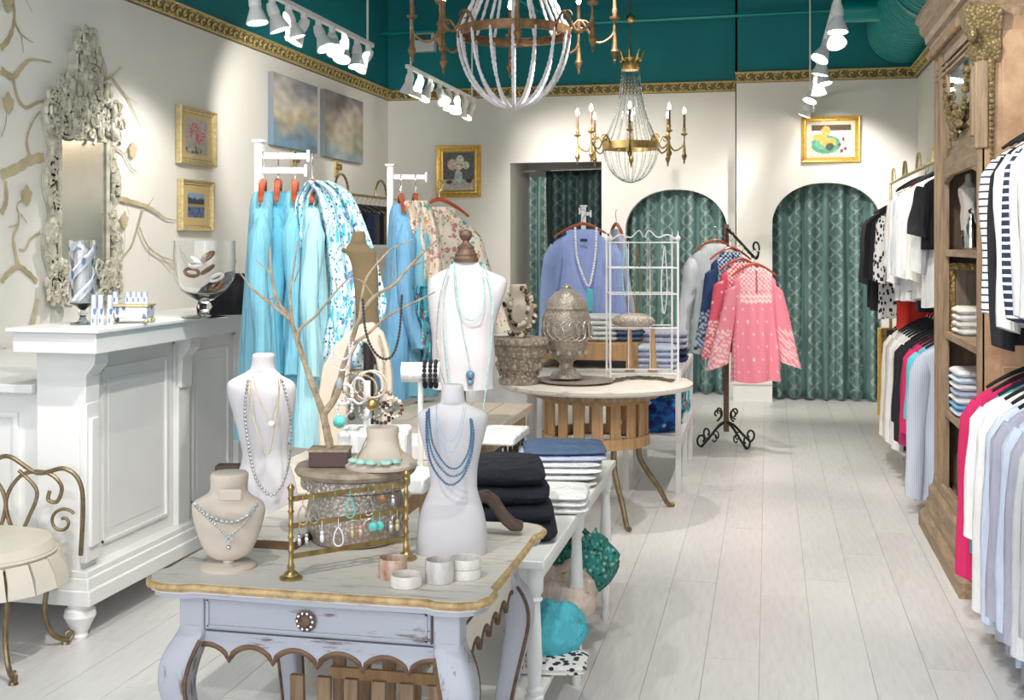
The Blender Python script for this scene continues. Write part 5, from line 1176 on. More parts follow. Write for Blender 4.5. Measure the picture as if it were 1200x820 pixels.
# stone pot
b = Pz(608, 449, rZ); d = (b - Vector((0, 0, rZ))).dot(DC)
sp_ = empty('carved_pot', b, 'carved stone planter pot on the round table behind the dress form', 'pot')
rows = [(449, 585, 632, 1), (444, 584, 633, 1), (441, 588, 629, 1), (430, 586, 631, 1), (418, 582, 636, 1), (416, 579, 639, 1), (409, 577, 641, 1), (405, 579, 639, 1), (402, 574, 644, 1), (396, 574, 643, 1), (395, 580, 638, 1)]
sil(MB(), smooth_rows(rows, 2), d, 36).build('body', 'stone_relief', sp_); mb = MB()
for i in range(12):
    a = 2 * pi * i / 12; u = Vector((cos(a), sin(a), 0)); mb.ball(Vector((b.x, b.y, Pd(608, 428, d).z)) + u * .118, .022, 8, 6, (1, 1, 1.3)).tube(spiral(Vector((b.x, b.y, Pd(608, 437, d).z)) + u * .112, .02, .004, 0, 6, 8, Vector((-u.y, u.x, 0)), ZA), .006, 5)
mb.build('carved_relief', 'stone_relief', sp_, kind='stuff')
zt_ = Pd(608, 395, d).z
nfm = empty('neck_form', Vector((b.x, b.y, zt_)), 'beige neck form with dark and ivory shell collar standing in the carved pot', 'necklace stand')
rows = [(396, 600, 614, .6), (388, 594, 620, .5), (372, 588, 627, .45), (358, 590, 628, .45), (350, 597, 620, .6), (340, 597, 618, .8), (334, 598, 617, .9), (333, 599, 616, .9)]
sil(MB(), smooth_rows(rows), d, 24).build('neck', 'cream_linen', nfm, ang=60)
for k, (dx, rr, lab) in enumerate(((0, .016, 'outer ring of chunky dark and ivory shells on the beige neck form'), (1, .014, 'inner ring of small shells on the beige neck form'))):
    mb = MB(); P = spline(PP([(596, 345), (590, 362), (589, 375), (598, 390), (611, 392), (622, 382), (627, 365), (622, 348), (612, 338)] if k == 0 else [(599, 350), (597, 370), (604, 380), (614, 378), (619, 362), (617, 348)], d - .07), 3)
    for i, p in enumerate(P): mb.ball(p, rr * (.8 + .4 * ((i * 7) % 5) / 5), 8, 6, (1, .6, 1))
    tag(mb.build('necklace', 'shell_mix', org=P[0]), lab, 'necklace')
# wire cage display
b = Pz(752, 441, rZ); cw, cdp = .20, .13; zt_ = Pd(752, 282, 6.9).z; zb_ = rZ
cg = empty('wire_display', Vector((b.x, b.y, zb_)), 'white wire etagere cage with scrolled top on the round table', 'display rack')
cen = Vector((b.x, b.y, 0))
def cp(sx, sy, z): return cen + RC * sx * cw + DC * sy * cdp + ZA * z
for sx in (-1, 1):
    for sy in (-1, 1): MB().tube([cp(sx, sy, zb_), cp(sx, sy, zt_)], .007, 6).ball(cp(sx, sy, zt_ + .015), .016, 8, 6).tube([cp(sx, sy, zt_), cp(sx, sy, zt_ + .06)], lambda t: .008 * (1 - t) + .001, 6).build('post', 'white_metal', cg)
for z in (zb_ + .03, zb_ + .30, zb_ + .50, zt_ - .16, zt_ - .01):
    MB().tube([cp(-1, -1, z), cp(1, -1, z), cp(1, 1, z), cp(-1, 1, z)], .0045, 6, closed=True).build('wire_rail', 'white_metal', cg)
for x in (-.33, .33): MB().tube([cp(x, 1, zb_ + .03), cp(x, 1, zt_)], .003, 5).build('wire', 'white_metal', cg)
mb = MB()
for sg in (-1, 1): mb.tube(spline([cp(sg * 1, -1, zt_), cp(sg * .7, -1, zt_ + .035), cp(sg * .4, -1, zt_ + .02), cp(sg * .15, -1, zt_ + .06), cp(sg * .02, -1, zt_ + .02)], 6), .0045, 6)
mb.build('scroll_crest', 'white_metal', cg, kind='stuff')
for i, (x, z0, z1_, m_, l_) in enumerate(((-.55, .03, .30, 'seafoam_bead', 'pale green bead strand hanging in the white wire cage'), (-.2, .03, .42, 'brass', 'long bronze bead strand hanging in the white wire cage'), (.15, .03, .36, 'silver_relief', 'grey bead strand hanging in the white wire cage'), (.6, .03, .40, 'bead_white', 'ivory bead strand hanging in the white wire cage'))):
    a = cp(x, -.9, zt_ - z0); necklace([a, a + RC * -.018 - ZA * z1_ * .6, a - ZA * z1_, a + RC * .018 - ZA * z1_ * .6, a + RC * .004], .005, m_, l_)
c = Pd(742, 373, 6.86); o = heap(c - ZA * .05, .085, 'silver_relief', 'silver sequinned clutch hung on the front of the wire cage', (1.5, .6, .55), 5, 'clutch_bag', 'bag', .08)
# leaf garland on round table
mb = MB(); random.seed(5)
for i in range(60):
    p = Pz(717 + i * 1.2, 448 - 3.5 * sin(i / 60 * pi) * 1.2 + random.uniform(-1, 1), rZ) + ZA * .01; mb.ball(p, .014, 6, 4, (1.5, .6, .4))
o = mb.build('leaf_garland', 'f_olive', org=Pz(750, 448, rZ), kind='stuff'); tag(o, 'greenish metal leaf garland lying along the front of the round table', 'garland')
# ================================================================ GARMENT STANDS ON THE LEFT
def tstand(px, dd, ztop, arms, label, base=.2):
    p = Pd(px, 0, dd); r = empty('garment_stand', (p.x, p.y, 0), label, 'garment stand')
    MB().bb(p.x - .016, p.x + .016, p.y - .016, p.y + .016, .02, ztop).bb(p.x - .024, p.x + .024, p.y - .024, p.y + .024, ztop, ztop + .012).build('post', 'white_metal', r, bevel=.002)
    MB().box((p.x, p.y, .012), (base * 2, base * 2, .024), YAW).build('base', 'white_metal', r, bevel=.004)
    for a, L, z in arms:
        u = Vector((cos(a), sin(a), 0)); q = Vector((p.x, p.y, z)); MB().box(q + u * L / 2, (L, .018, .026), a).box(q + u * L, (.012, .024, .05), a).build('arm', 'white_metal', r, bevel=.002)
    return r, p
tstand(304, 4.85, 1.975, ((YAW + .05, .20, 1.92), (YAW + .05, .19, 1.86)), 'white square garment stand with four turquoise garments at the left')
ga = math.radians(90) + YAW + .16
gd = 4.85
for i, (px, mat, lab, L_, dd, sd_) in enumerate(((308, 'f_aqua', 'turquoise cardigan, leftmost on the nearer white garment stand', 1.02, 4.78, 1), (326, 'f_turquoise', 'turquoise long sleeved top, second from the left on the nearer white stand', 1.0, 4.88, 2), (346, 'f_aqua', 'aqua tunic, third from the left on the nearer white stand', 1.02, 4.86, 3), (366, 'f_pale_aqua', 'pale aqua linen dress, rightmost on the nearer white stand', 1.04, 4.80, 4))):
    p = Pd(px, 212, dd); hanger(p + ZA * .0, ga, label=f'red brown wooden hanger, {ords[i]} from the left on the nearer white stand', group='hangers on the nearer white stand', hw=.19, hook=.13)
    garment('tunic', p - ZA * .035, ga, mat, lab, 'top', 'turquoise clothes on the nearer stand', hw=.20, L=L_, th=.065, flare=1.22, sleeve=.62, sw=.05, sout=.03, seed=sd_, fold=.28, bend=-.0)
# patterned scarf draped on stand
def scarf(name, cl, width, mat, label, seed=0, thick=.012, folds=3, org=None):
    P = spline(cl, 6); n = len(P)
    def fn(u, v):
        k = min(int(u * (n - 1)), n - 2); p = P[k].lerp(P[k + 1], u * (n - 1) - k) if u < 1 else P[-1]
        w_ = width(u) if callable(width) else width; s_ = (v - .5)
        return p + RC * s_ * w_ + DC * (.022 * sin(v * folds * 2 * pi + u * 3 + seed) - .01 + .03 * (s_ * 2) ** 2) + RC * .012 * noise.noise(Vector((u * 6, v * 3, seed)))
    o = MB().grid(fn, n * 2, 26).build(name, mat, solid=thick * .3, ang=80, org=P[0]); return tag(o, label, 'scarf')
scarf('scarf', PP([(372, 212), (392, 232), (408, 290), (418, 350), (412, 392), (400, 430)], 4.62), lambda u: .10 + .15 * min(1, u * 1.6) * (1 - .3 * u), 'f_scarf_blue', 'blue and white block print scarf draped over the nearer white stand', 1)
scarf('scarf', PP([(368, 214), (358, 240), (362, 300), (374, 380), (382, 440), (388, 480)], 4.66), lambda u: .07 + .06 * u, 'f_scarf_blue', 'narrow end of printed blue scarf hanging to the left over the pale aqua dress', 5)
# far stand
tstand(458, 6.0, 1.955, ((YAW - .02, .18, 1.90),), 'white garment stand with blue tops and floral scarf in the middle left')
for i, (px, mat, lab, L_, dd, sd_) in enumerate(((470, 'f_blue', 'sky blue tunic, left one on the farther white stand', .98, 5.9, 11), (487, 'f_aqua', 'light blue tunic with dotted placket, right one on the farther white stand', .98, 5.95, 12))):
    p = Pd(px, 228, dd); hanger(p, ga, label=f'red wooden hanger, {("left", "right")[i]} one on the farther white stand', group='hangers on the farther white stand', hw=.19, hook=.10)
    garment('tunic', p - ZA * .035, ga, mat, lab, 'top', 'blue tops on the farther stand', hw=.21, L=L_, th=.075, flare=1.2, sleeve=.6, sw=.055, sout=.02, seed=sd_)
scarf('scarf', PP([(488, 235), (494, 262), (500, 310), (498, 360), (500, 400)], 5.72), lambda u: .12 + .10 * u, 'f_floral', 'cream and rust floral scarf draped on the farther white stand', 7)
scarf('scarf', PP([(494, 335), (497, 360), (502, 390), (500, 424)], 5.66), lambda u: .07 + .12 * sin(pi * min(u + .15, 1)), 'f_scarf_teal', 'teal and red patterned end of the scarf below the floral part', 9)
p = Pd(515, 240, 6.25); garment('blouse', p, YAW + .3, 'f_floral', 'cream floral blouse with long sleeve hanging behind the dress form', 'blouse', hw=.16, L=.75, th=.05, sleeve=.55, sw=.05, sout=.16, seed=15)
hanger(p + ZA * .03, YAW + .3, label='wooden hanger under the cream floral blouse', hw=.16)
# blue sweater stand
tstand(684, 8.45, 1.83, ((YAW, .05, 1.78), (YAW + pi, .0 + .03, 1.8)), 'white garment stand holding the periwinkle sweater before the doorway')
p = Pd(683, 262, 8.3)
hanger(p, YAW + .1, label='wooden hanger inside the periwinkle sweater', hw=.2)
garment('sweater', p - ZA * .03, YAW + .1, 'f_periwinkle', 'periwinkle blue long sleeved sweater hanging in front of the doorway', 'sweater', hw=.215, L=.92, th=.06, flare=1.02, sleeve=.74, sw=.065, sout=.05, seed=20, neck=.09)
o = MB().bb(0, .05, 0, .004, 0, .02); lb = o.build('neck_label', 'f_navy', org=(0, 0, 0)); lb.location = Pd(680, 283, 8.2); lb['label'] = 'small dark woven label inside the neck of the periwinkle sweater'; lb['category'] = 'label'
n_ = necklace(PP([(674, 266), (676, 300), (684, 325), (690, 335), (694, 322), (698, 295), (699, 266)], 8.18), .010, 'bead_white', 'long ivory bead necklace hung over the periwinkle sweater')
MB().box(Pd(691, 352, 8.18), (.04, .02, .16), YAW).build('tassel', 'f_cyan', n_, bevel=.006)
# grey-lilac garments right of sweater
p = Pd(722, 262, 8.7); garment('cardigan', p - ZA * .03, ga, 'f_lilac', 'lilac grey striped cardigan seen edge on behind the sweater', 'cardigan', hw=.2, L=.9, th=.06, sleeve=.6, sout=.02, seed=22)
hanger(p, ga, label='wooden hanger of the lilac grey cardigan', hw=.2)
# ---------------------------------------------------------------- back left rack of trousers
rk = empty('clothes_rack', (-3.72, 10.3, 0), 'metal wall rack with rail of dark folded trousers on the left wall', 'clothes rack')
RX = -3.72
MB().cyl((RX, 9.25, 2.02), (RX, 11.5, 2.02), .014, n=10).build('rail', 'brass', rk)
for y in (9.3, 11.45): MB().cyl((RX, y, 0), (RX, y, 2.02), .014, n=8).build('post', 'white_metal', rk)
for y in (9.95, 11.05): MB().tube(arc((RX, y, 2.02), .17, 0, pi, 20, YA, ZA), .011, 8).build('hoop', 'brass', rk)
MB().bb(RX - .22, RX + .2, 9.25, 11.5, 1.53, 1.56).build('shelf', 'white_paint', rk, bevel=.003)
MB().bb(RX - .22, RX + .2, 9.25, 11.5, .40, .43).build('shelf', 'white_paint', rk, bevel=.003)
tc = ['f_charcoal', 'f_charcoal', 'f_taupe', 'f_olive', 'f_taupe', 'f_black', 'f_navy', 'f_navy', 'f_charcoal', 'f_midnight', 'f_taupe', 'f_charcoal', 'f_navy', 'f_black', 'f_charcoal']
tn_ = dict(f_charcoal='charcoal', f_taupe='taupe brown', f_olive='olive', f_black='black', f_navy='navy', f_midnight='midnight blue')
ords2 = ords + ['tenth', 'eleventh', 'twelfth', 'thirteenth', 'fourteenth', 'fifteenth', 'sixteenth', 'seventeenth', 'eighteenth']
for i, t_ in enumerate(tc):
    y = 9.42 + i * .13; p = Vector((RX, y, 1.93))
    hanger(p, 0.55, 'f_black' if i % 2 else 'f_charcoal', .19, f'slim dark hanger, {ords2[i]} from the near end of the left wall rail', 'hangers on the left wall rail')
    mb = MB(); rings = []
    for z, q, tt in ((-.07, .93, .012), (-.10, .98, .02), (-.2, 1, .028), (-.36, 1.0, .034), (-.37, .98, .03)): rings.append([p + Vector((cos(a) * .18 * q, sin(a) * tt + .006 * sin(a * 5 + i), z)) for a in [2 * pi * j / 20 for j in range(20)]])
    o = mb.loft(rings).build('trousers', t_, org=p, ang=60); tag(o, f'{tn_[t_]} folded trousers, {ords2[i]} from the near end of the left wall rail', 'trousers', 'trousers on the left wall rail'); o.rotation_euler[2] = .55
# lower shelf goods under left rack
for i, (y, m_, l_) in enumerate(((9.6, 'f_charcoal', 'dark folded knitwear on the low shelf under the trousers'), (10.2, 'f_white', 'white folded knitwear on the low shelf under the trousers'), (10.8, 'f_taupe', 'brown folded knitwear on the low shelf under the trousers'))):
    folded((RX, y, .432), .34, .4, .16, 4, m_, l_, 'folded_sweater', 'sweater', 0, seed=90 + i)
# ================================================================ WROUGHT STAND WITH PINK TUNIC
b = Pz(851, 522, 0); b0 = Vector((b.x, b.y, 0)); zt_ = Pd(851, 264, 9.05).z
ws = empty('wrought_stand', b0, 'dark wrought iron garment stand with scrolled feet and waterfall arm', 'garment stand')
MB().box(b0 + ZA * (zt_ / 2 + .06), (.036, .036, zt_ - .1), YAW).build('post', 'rust_iron', ws)
ad = Vector((.30, -.95, 0)).normalized()
ad = (RC * .36 - DC * .93)
P = [b0 + ZA * (zt_ - .02), b0 + ad * .15 + ZA * (zt_ - .10), b0 + ad * .32 + ZA * (zt_ - .20), b0 + ad * .42 + ZA * (zt_ - .25), b0 + ad * .45 + ZA * (zt_ - .20)]
MB().tube(spline(P, 6), .011, 8).tube(spiral(b0 + ad * .41 + ZA * (zt_ - .17), .055, .015, -.4, 4.6, 18, ad, ZA), .008, 6).build('waterfall_arm', 'iron', ws)
for i in range(7):
    q = b0 + ad * (.06 + .05 * i) + ZA * (zt_ - .05 - .033 * i); MB().tube([q, q + ZA * .028], .005, 6).build('stop_peg', 'iron', ws)
for i in range(4):
    a = YAW + .5 + i * pi / 2; u = Vector((cos(a), sin(a), 0))
    MB().tube(spline([b0 + ZA * .19, b0 + u * .08 + ZA * .15, b0 + u * .17 + ZA * .07, b0 + u * .24 + ZA * .012], 6), .010, 7).tube(spiral(b0 + u * .235 + ZA * .065, .055, .015, -pi / 2, 4.2, 20, u, ZA), .008, 6).tube(spiral(b0 + u * .09 + ZA * .25, .05, .012, -pi / 2, -7.5, 20, u, ZA), .007, 6).tube(spiral(b0 + u * .12 + ZA * .06, .045, .012, 0, 6, 18, u, ZA), .006, 6).build('scroll_foot', 'iron', ws)
# tunics: front pink one with pale embroidery (colours woven, by vertex)
def emb(base, thr, org, rz, patt, bib=(.12, .26)):
    R = Matrix.Rotation(-rz, 3, 'Z')
    def f(p):
        q = p - org; x, z = q.x, q.z
        c = base
        if abs(x) < .007 and -.20 < z < -.03: return sc3(base, .45)
        if q.y < .2:
            inb = abs(x) < bib[0] and z > -bib[1]
            if inb:
                s_ = (sin(x * 190) * sin(z * 190)); c = thr if s_ > .05 or abs(z + bib[1] - .02) < .006 or abs(z + bib[1] - .05) < .005 else base
            elif ((x * 14 + (round(z * 11) % 2) * .5) % 1) < .14 and ((z * 11 + .5) % 1) < .16: c = thr
            if abs(x) > bib[0] + .04 and ((z * 60) % 1) < .4 and ((x * 90) % 1) < .5 and z < -.38: c = thr
        return c
    return f
def etunic(loc, rz, base, thr, label, hw=.165, L=.72, sleeve=.5, sout=.10, seed=0, group=None, neckm='f_navy', bib=(.12, .27)):
    o = garment('embroidered_tunic', loc, rz, 'print_cloth', label, 'tunic', group, hw=hw, L=L, th=.06, flare=1.08, sleeve=0, seed=seed, nk=26)
    # replace with a dense mesh for the embroidery
    bm_ = o.data; import bmesh
    bm = bmesh.new(); bm.from_mesh(bm_); bmesh.ops.subdivide_edges(bm, edges=[e for e in bm.edges], cuts=4, use_grid_fill=True); bm.to_mesh(bm_); bm.free()
    f = emb(base, thr, Vector((0, 0, 0)), 0, None, bib); ca = bm_.color_attributes.new('Col', 'FLOAT_COLOR', 'POINT')
    for i, v in enumerate(bm_.vertices): ca.data[i].color = (*f(v.co), 1)
    bm_.polygons.foreach_set('use_smooth', [True] * len(bm_.polygons))
    for sg in (-1, 1):
        mb = MB(); rings = []
        for i in range(36):
            t = i / 35; zc = -.13 - sleeve * t; xc = sg * (hw * .88 + .03 * t ** .5 + sout * t); r = .06 * (1 + .45 * t * t)
            if i == 0: r *= .6
            rings.append([Vector(loc) + Vector((xc + cos(a) * r * (1 + .05 * sin(3 * a + t * 6)), sin(a) * r * .55, zc + .03 * cos(a) * sg * -1)) for a in [2 * pi * j / 28 for j in range(28)]])
        L0 = Vector(loc)
        def cf(p):
            q = p - L0; t = (-q.z - .13) / sleeve
            if t > .55 and sin(q.x * 200) * sin(q.z * 170) > .1: return thr
            if ((q.z * 13) % 1) < .12 and ((q.x * 17) % 1) < .2: return thr
            return base
        mb.loft(rings).build('sleeve', 'print_cloth', o, colfn=cf, ang=70)
    o.rotation_euler[2] = rz; return o
pk = (.80, .24, .31); pt_ = (.88, .66, .62)
p = Pd(884, 312, 8.62); hanger(p + ZA * .02, YAW + .12, label='dark red wooden hanger of the front pink tunic', hw=.17); etunic(p, YAW + .12, pk, pt_, 'pink tunic with pale embroidered bib, frontmost on the wrought iron stand', L=.86, sleeve=.60, seed=30)
o = MB().box((0, 0, 0), (.04, .004, .022)).build('neck_label', 'f_charcoal', org=(0, 0, 0)); o.location = Pd(881, 333, 8.6) ; tag(o, 'small dark woven label at the neck of the front pink tunic', 'label')
p = Pd(868, 306, 8.72); hanger(p + ZA * .02, YAW + .25, label='dark red wooden hanger of the second pink tunic', hw=.17); etunic(p, YAW + .25, (.66, .10, .15), pt_, 'deeper coral pink tunic just behind the front one', L=.60, sleeve=.56, sout=.05, seed=31)
p = Pd(856, 293, 8.84); hanger(p + ZA * .02, YAW + .3, label='dark red wooden hanger of the embroidered navy tunic', hw=.17); etunic(p, YAW + .3, (.02, .05, .14), (.55, .60, .70), 'navy tunic with white embroidery, third on the wrought iron stand', hw=.16, L=.78, sleeve=.58, sout=.04, seed=32)
p = Pd(838, 284, 8.98); hanger(p + ZA * .02, YAW + .15, label='dark red wooden hanger of the pale grey blouse', hw=.17); garment('blouse', p, YAW + .15, 'f_silver_gray', 'pale grey sheer blouse, rearmost on the wrought iron stand', 'blouse', hw=.19, L=.86, th=.06, sleeve=.66, sout=.07, seed=33)
# ================================================================ WHITE ETAGERE BEHIND ROUND TABLE + clothes
ex0, ex1, ey0, ey1 = -.90, -.53, 7.42, 8.62
et = empty('etagere_table', ((ex0 + ex1) / 2, (ey0 + ey1) / 2, 0), 'white two tier display table stacked with lavender knits behind the round table', 'table')
for x in (ex0 + .02, ex1 - .02):
    for y in (ey0 + .02, (ey0 + ey1) / 2, ey1 - .02): MB().bb(x - .017, x + .017, y - .017, y + .017, 0, .77).build('leg', 'white_paint', et, bevel=.002)
MB().bb(ex0, ex1, ey0, ey1, .33, .355).build('lower_shelf', 'white_paint', et, bevel=.003)
MB().bb(ex0 + .01, ex1 - .01, ey0 + .01, ey1 - .01, .27, .33).build('apron', 'white_paint', et)
ex2 = Pd(630, 430, 7.9).x - .04
MB().bb(ex0, ex1, ey0, ey1, .73, .765).bb(ex2, ex0, ey0, 8.13, .73, .765).build('tabletop', 'white_paint', et)
for y in (ey0 + .02, 8.1): MB().bb(ex2 + .003, ex2 + .037, y - .017, y + .017, 0, .73).build('leg', 'white_paint', et, bevel=.002)
heap(((ex0 + ex1) / 2 - .02, 7.66, .357), .17, 'f_blue_splash', 'bright blue and pale green tie dyed scarf heaped on the lower tier', (1.15, .9, .7), 11)
heap(((ex0 + ex1) / 2 + .02, 8.02, .357), .16, 'f_scarf_teal', 'dark green and orange patterned scarf heaped behind the blue one', (1, 1, 1.05), 12)
heap(((ex0 + ex1) / 2 + .05, 8.36, .357), .13, 'f_cyan', 'aqua scarf heaped at the far end of the lower tier', (1, 1, .9), 13)
for i, (m_, l_) in enumerate((('f_lavender', 'lavender knit folded at the bottom of the near etagere stack'), ('f_pale_blue', 'pale blue knit, second in the near etagere stack'), ('f_lavender', 'lavender knit, third in the near etagere stack'), ('f_pale_blue', 'pale blue knit folded on top of the near etagere stack'))):
    folded((-.73, 7.62, .767 + .037 * i), .32, .26, .037, 1, m_, l_, 'folded_sweater', 'sweater', .1, 'knits on the near etagere stack', seed=100 + i)
for i, (m_, l_) in enumerate((('f_navy', 'navy knit at the bottom of the far etagere stack'), ('f_navy', 'navy knit, second in the far etagere stack'), ('f_lilac', 'dusty violet knit, third in the far etagere stack'), ('f_lavender', 'violet grey knit, fourth in the far etagere stack'), ('f_lilac', 'dusty violet knit on top of the far etagere stack'))):
    folded((-.72, 8.1, .767 + .042 * i), .38, .3, .042, 1, m_, l_, 'folded_sweater', 'sweater', .05, 'knits on the far etagere stack', seed=110 + i)
# wooden display box table behind with folded clothes
wx0, wx1 = Pd(630, 430, 7.9).x, Pd(752, 430, 7.7).x
wb_ = empty('wooden_riser', ((wx0 + wx1) / 2, 7.75, 0), 'low orange brown wooden riser table behind the urn', 'table')
wb_.location.z = .767; ORG[wb_.name] = Vector(wb_.location)
MB().bb(wx0, wx1, 7.45, 8.1, .82, .93).build('drawer_box', 'pine', wb_, bevel=.004)
for x in (wx0 + .03, wx1 - .03):
    for y in (7.5, 8.05): MB().bb(x - .03, x + .03, y - .03, y + .03, .767, .82).build('leg', 'pine', wb_)
cl_ = [(700, 'f_silver_gray', .30, 5, 'pale grey'), (732, 'f_denim', .26, 3, 'slate blue')]
for k, (px, m_, w_, n_l, nm) in enumerate(cl_):
    for i in range(n_l):
        c = Pd(px, 400, 7.75); folded((c.x, c.y, .932 + .034 * i), w_, .28, .034, 1, m_ if not (k == 1 and i == 2) else 'f_white', f'{nm if not (k == 1 and i == 2) else "white"} folded top, {ords[i]} from the bottom of the {"left" if k == 0 else "right"} stack on the wooden riser', 'folded_jumper', 'top', 0, 'folded tops on the wooden riser', seed=120 + k * 9 + i)
for i in range(3):
    c = Pd(588, 393, 7.6); folded((c.x, c.y, .86 + .034 * i), .32, .26, .034, 1, 'f_black' if i != 1 else 'f_navy', f'{"black" if i != 1 else "navy"} folded top, {ords[i]} from the bottom of the stack behind the carved pot', 'folded_jumper', 'top', 0, 'dark tops behind the pot', seed=140 + i)
c = Pd(588, 393, 7.6); o = MB().bb(c.x - .2, c.x + .2, c.y - .16, c.y + .16, .0, .86).build('display_plinth', 'f_white', org=(c.x, c.y, 0), bevel=.006); tag(o, 'white plinth box behind the carved pot carrying dark folded tops', 'plinth')
for px, k in ((738, 'left'), (765, 'right')):
    c = Pd(px, 415, 7.35); c.z = .767; r = empty('ring_cone', c, f'tall wooden ring cone, {k} one beside the wire cage', 'ring holder')
    MB().lathe(c, [(0, .032), (.01, .03), (.02, .026), (.26, .012), (.27, .004)], 14).build('cone', 'pine', r)
# ================================================================ WARDROBE
Xf, Ya, Yb = .905, 5.52, 6.85; ZT = 2.62
wd = empty('display_wardrobe', (1.15, 6.2, 0), 'tall carved bleached oak display wardrobe against the right wall', 'wardrobe')
XB = 1.395
MB().bb(Xf + .02, XB, Ya, Ya + .03, .2, ZT).build('side_panel', 'burl', wd)
for za, zb_ in ((.32, 1.02), (1.12, 1.88), (1.96, 2.5)): MB().bb(Xf + .10, XB - .04, Ya - .008, Ya, za, zb_).build('raised_panel', 'burl', wd, bevel=.006)
MB().bb(Xf + .02, XB, Yb - .03, Yb, .2, ZT).build('side_panel', 'bleached_oak', wd)
MB().bb(XB - .02, XB, Ya + .03, Yb - .03, .2, ZT).build('back_panel', 'dark_wood', wd)
Oa, Ob = Ya + .035, 6.56
for y0, y1_, nm in ((Ya, Oa, 'near'), (Ob, Yb, 'far')):
    MB().bb(Xf, Xf + .03, y0, y1_, .2, ZT).build('stile', 'bleached_oak', wd, bevel=.002)
for k, yy in enumerate((Ob + .012, Ob + .06, Ob + .12, Yb - .08, Yb - .02)):
    MB().cyl((Xf - .002, yy, .24), (Xf - .002, yy, ZT - .05), .014 if k % 2 else .009, n=8).build('bead_moulding', 'bleached_oak', wd)
MB().bb(Xf - .008, Xf, Ob + .14, Yb - .1, .3, 1.95).build('stile_panel', 'bleached_oak', wd, bevel=.003)
for z in (2.52, 1.93): MB().bb(Xf, Xf + .03, Oa, Ob, z - .02, z + .08).build('rail', 'bleached_oak_h', wd, bevel=.002)
MB().bb(Xf, Xf + .03, Oa, Ob, .2, .28).build('rail', 'bleached_oak_h', wd)
# arched lower edge of the header
n_ = 16; hp = [(Xf + .002, Oa, 2.0), (Xf + .002, Oa, 1.88)] + [(Xf + .002, Oa + (Ob - Oa) * i / n_, 1.88 + .05 * sin(pi * i / n_)) for i in range(1, n_)] + [(Xf + .002, Ob, 1.88), (Xf + .002, Ob, 2.0)]
MB().prism(hp, (.026, 0, 0)).build('arched_header', 'bleached_oak_h', wd)
MB().bb(Xf + .018, Xf + .03, Oa, Ob, 2.01, 2.52).build('header_panel', 'bleached_oak_h', wd)
MB().bb(Xf + .006, Xf + .017, Oa + .16, Ob - .14, 2.10, 2.48).build('mirror_pane', 'mirror_glass', wd)
for (a, b, c, d_) in ((Oa + .11, Oa + .16, 2.05, 2.52), (Ob - .14, Ob - .09, 2.05, 2.52)): MB().bb(Xf - .004, Xf + .018, a, b, c, d_).build('mirror_frame', 'bleached_oak', wd, bevel=.003)
mb = MB(); random.seed(2)
for i in range(60):
    t = i / 59; y = Oa + .12 + (Ob - Oa - .24) * t; z = 2.40 - .27 * sin(pi * t) ** .7 ; mb.ball((Xf - .012, y, z + random.uniform(-.02, .02)), random.uniform(.010, .022), 7, 5)
for i in range(30): mb.ball((Xf - .018, (Oa + Ob) / 2 + random.gauss(0, .045), 2.14 + random.gauss(0, .03)), random.uniform(.012, .024), 7, 5)
mb.build('carved_garland', 'gilt_dark', wd, kind='stuff')
# corner pilaster with drops, corbel
MB().bb(Xf - .012, Xf + .045, Ya - .012, Ya + .03, 1.98, 2.38).build('corner_pilaster', 'bleached_oak', wd, bevel=.008)
mb = MB()
for i in range(22): mb.ball((Xf + .055, Ya - .016, 2.36 - .025 * i), .018 - .0005 * i, 7, 5)
mb.build('carved_drop', 'gilt_dark', wd, kind='stuff')
MB().loft([[(Xf - q, Ya - q, z), (Xf + .09, Ya - q, z), (Xf + .09, Ya + .08, z), (Xf - q, Ya + .08, z)] for z, q in ((2.36, .01), (2.42, .035), (2.46, .02), (2.54, .06), (2.60, .07))]).tube(spiral((Xf - .03, Ya - .05, 2.47), .04, .01, 0, 6, 12, YA, ZA), .014, 6).build('corbel', 'gilt_dark', wd)
# cornice
prof = [(0, 2.56), (.012, 2.58), (.012, 2.61), (.03, 2.63), (.03, 2.65), (.05, 2.665), (.055, 2.70), (.08, 2.73), (.08, 2.76), (.10, 2.79), (.10, 2.82), (0, 2.82)]
def corn(pr):
    r = []
    for (x, y, sx, sy) in ((XB, Ya, 0, -1), (Xf, Ya, -1, -1), (Xf, Yb, -1, 1), (XB, Yb, 0, 1)): r.append([(x + sx * p, y + sy * p * .6, z) for p, z in pr])
    return r
MB().loft(corn(prof)).build('cornice', 'bleached_oak_h', wd, ang=20)
mb = MB(); y = Ya + .02; k = 0
while y < Yb: MB().ball((Xf - .028, y, 2.595), .024, 8, 6, (1, .7, 1)).build('egg_bead', 'bleached_oak', wd); y += .045; k += 1
for z in (2.47, 2.44, 2.50): MB().bb(Xf - .01, Xf + .01, Ya + .05, Yb, z, z + .012).build('frieze_moulding', 'bleached_oak_h', wd)
# plinth
pp = [(0, .30), (.01, .29), (.015, .24), (.035, .22), (.035, .17), (.055, .13), (.055, .10), (.085, .07), (.085, 0), (0, 0)]
MB().loft(corn([(p, z) for p, z in pp])).build('plinth', 'bleached_oak_h', wd, ang=20)
MB().bb(Xf + .03, XB - .02, Ya + .03, Yb - .03, .18, .25).build('floor_board', 'bleached_oak_h', wd)
SHZ = (.69, 1.10, 1.53)
for z in SHZ: MB().bb(Xf + .005, XB - .02, Ya + .03, Yb - .03, z - .035, z).build('shelf', 'bleached_oak_h', wd, bevel=.002)
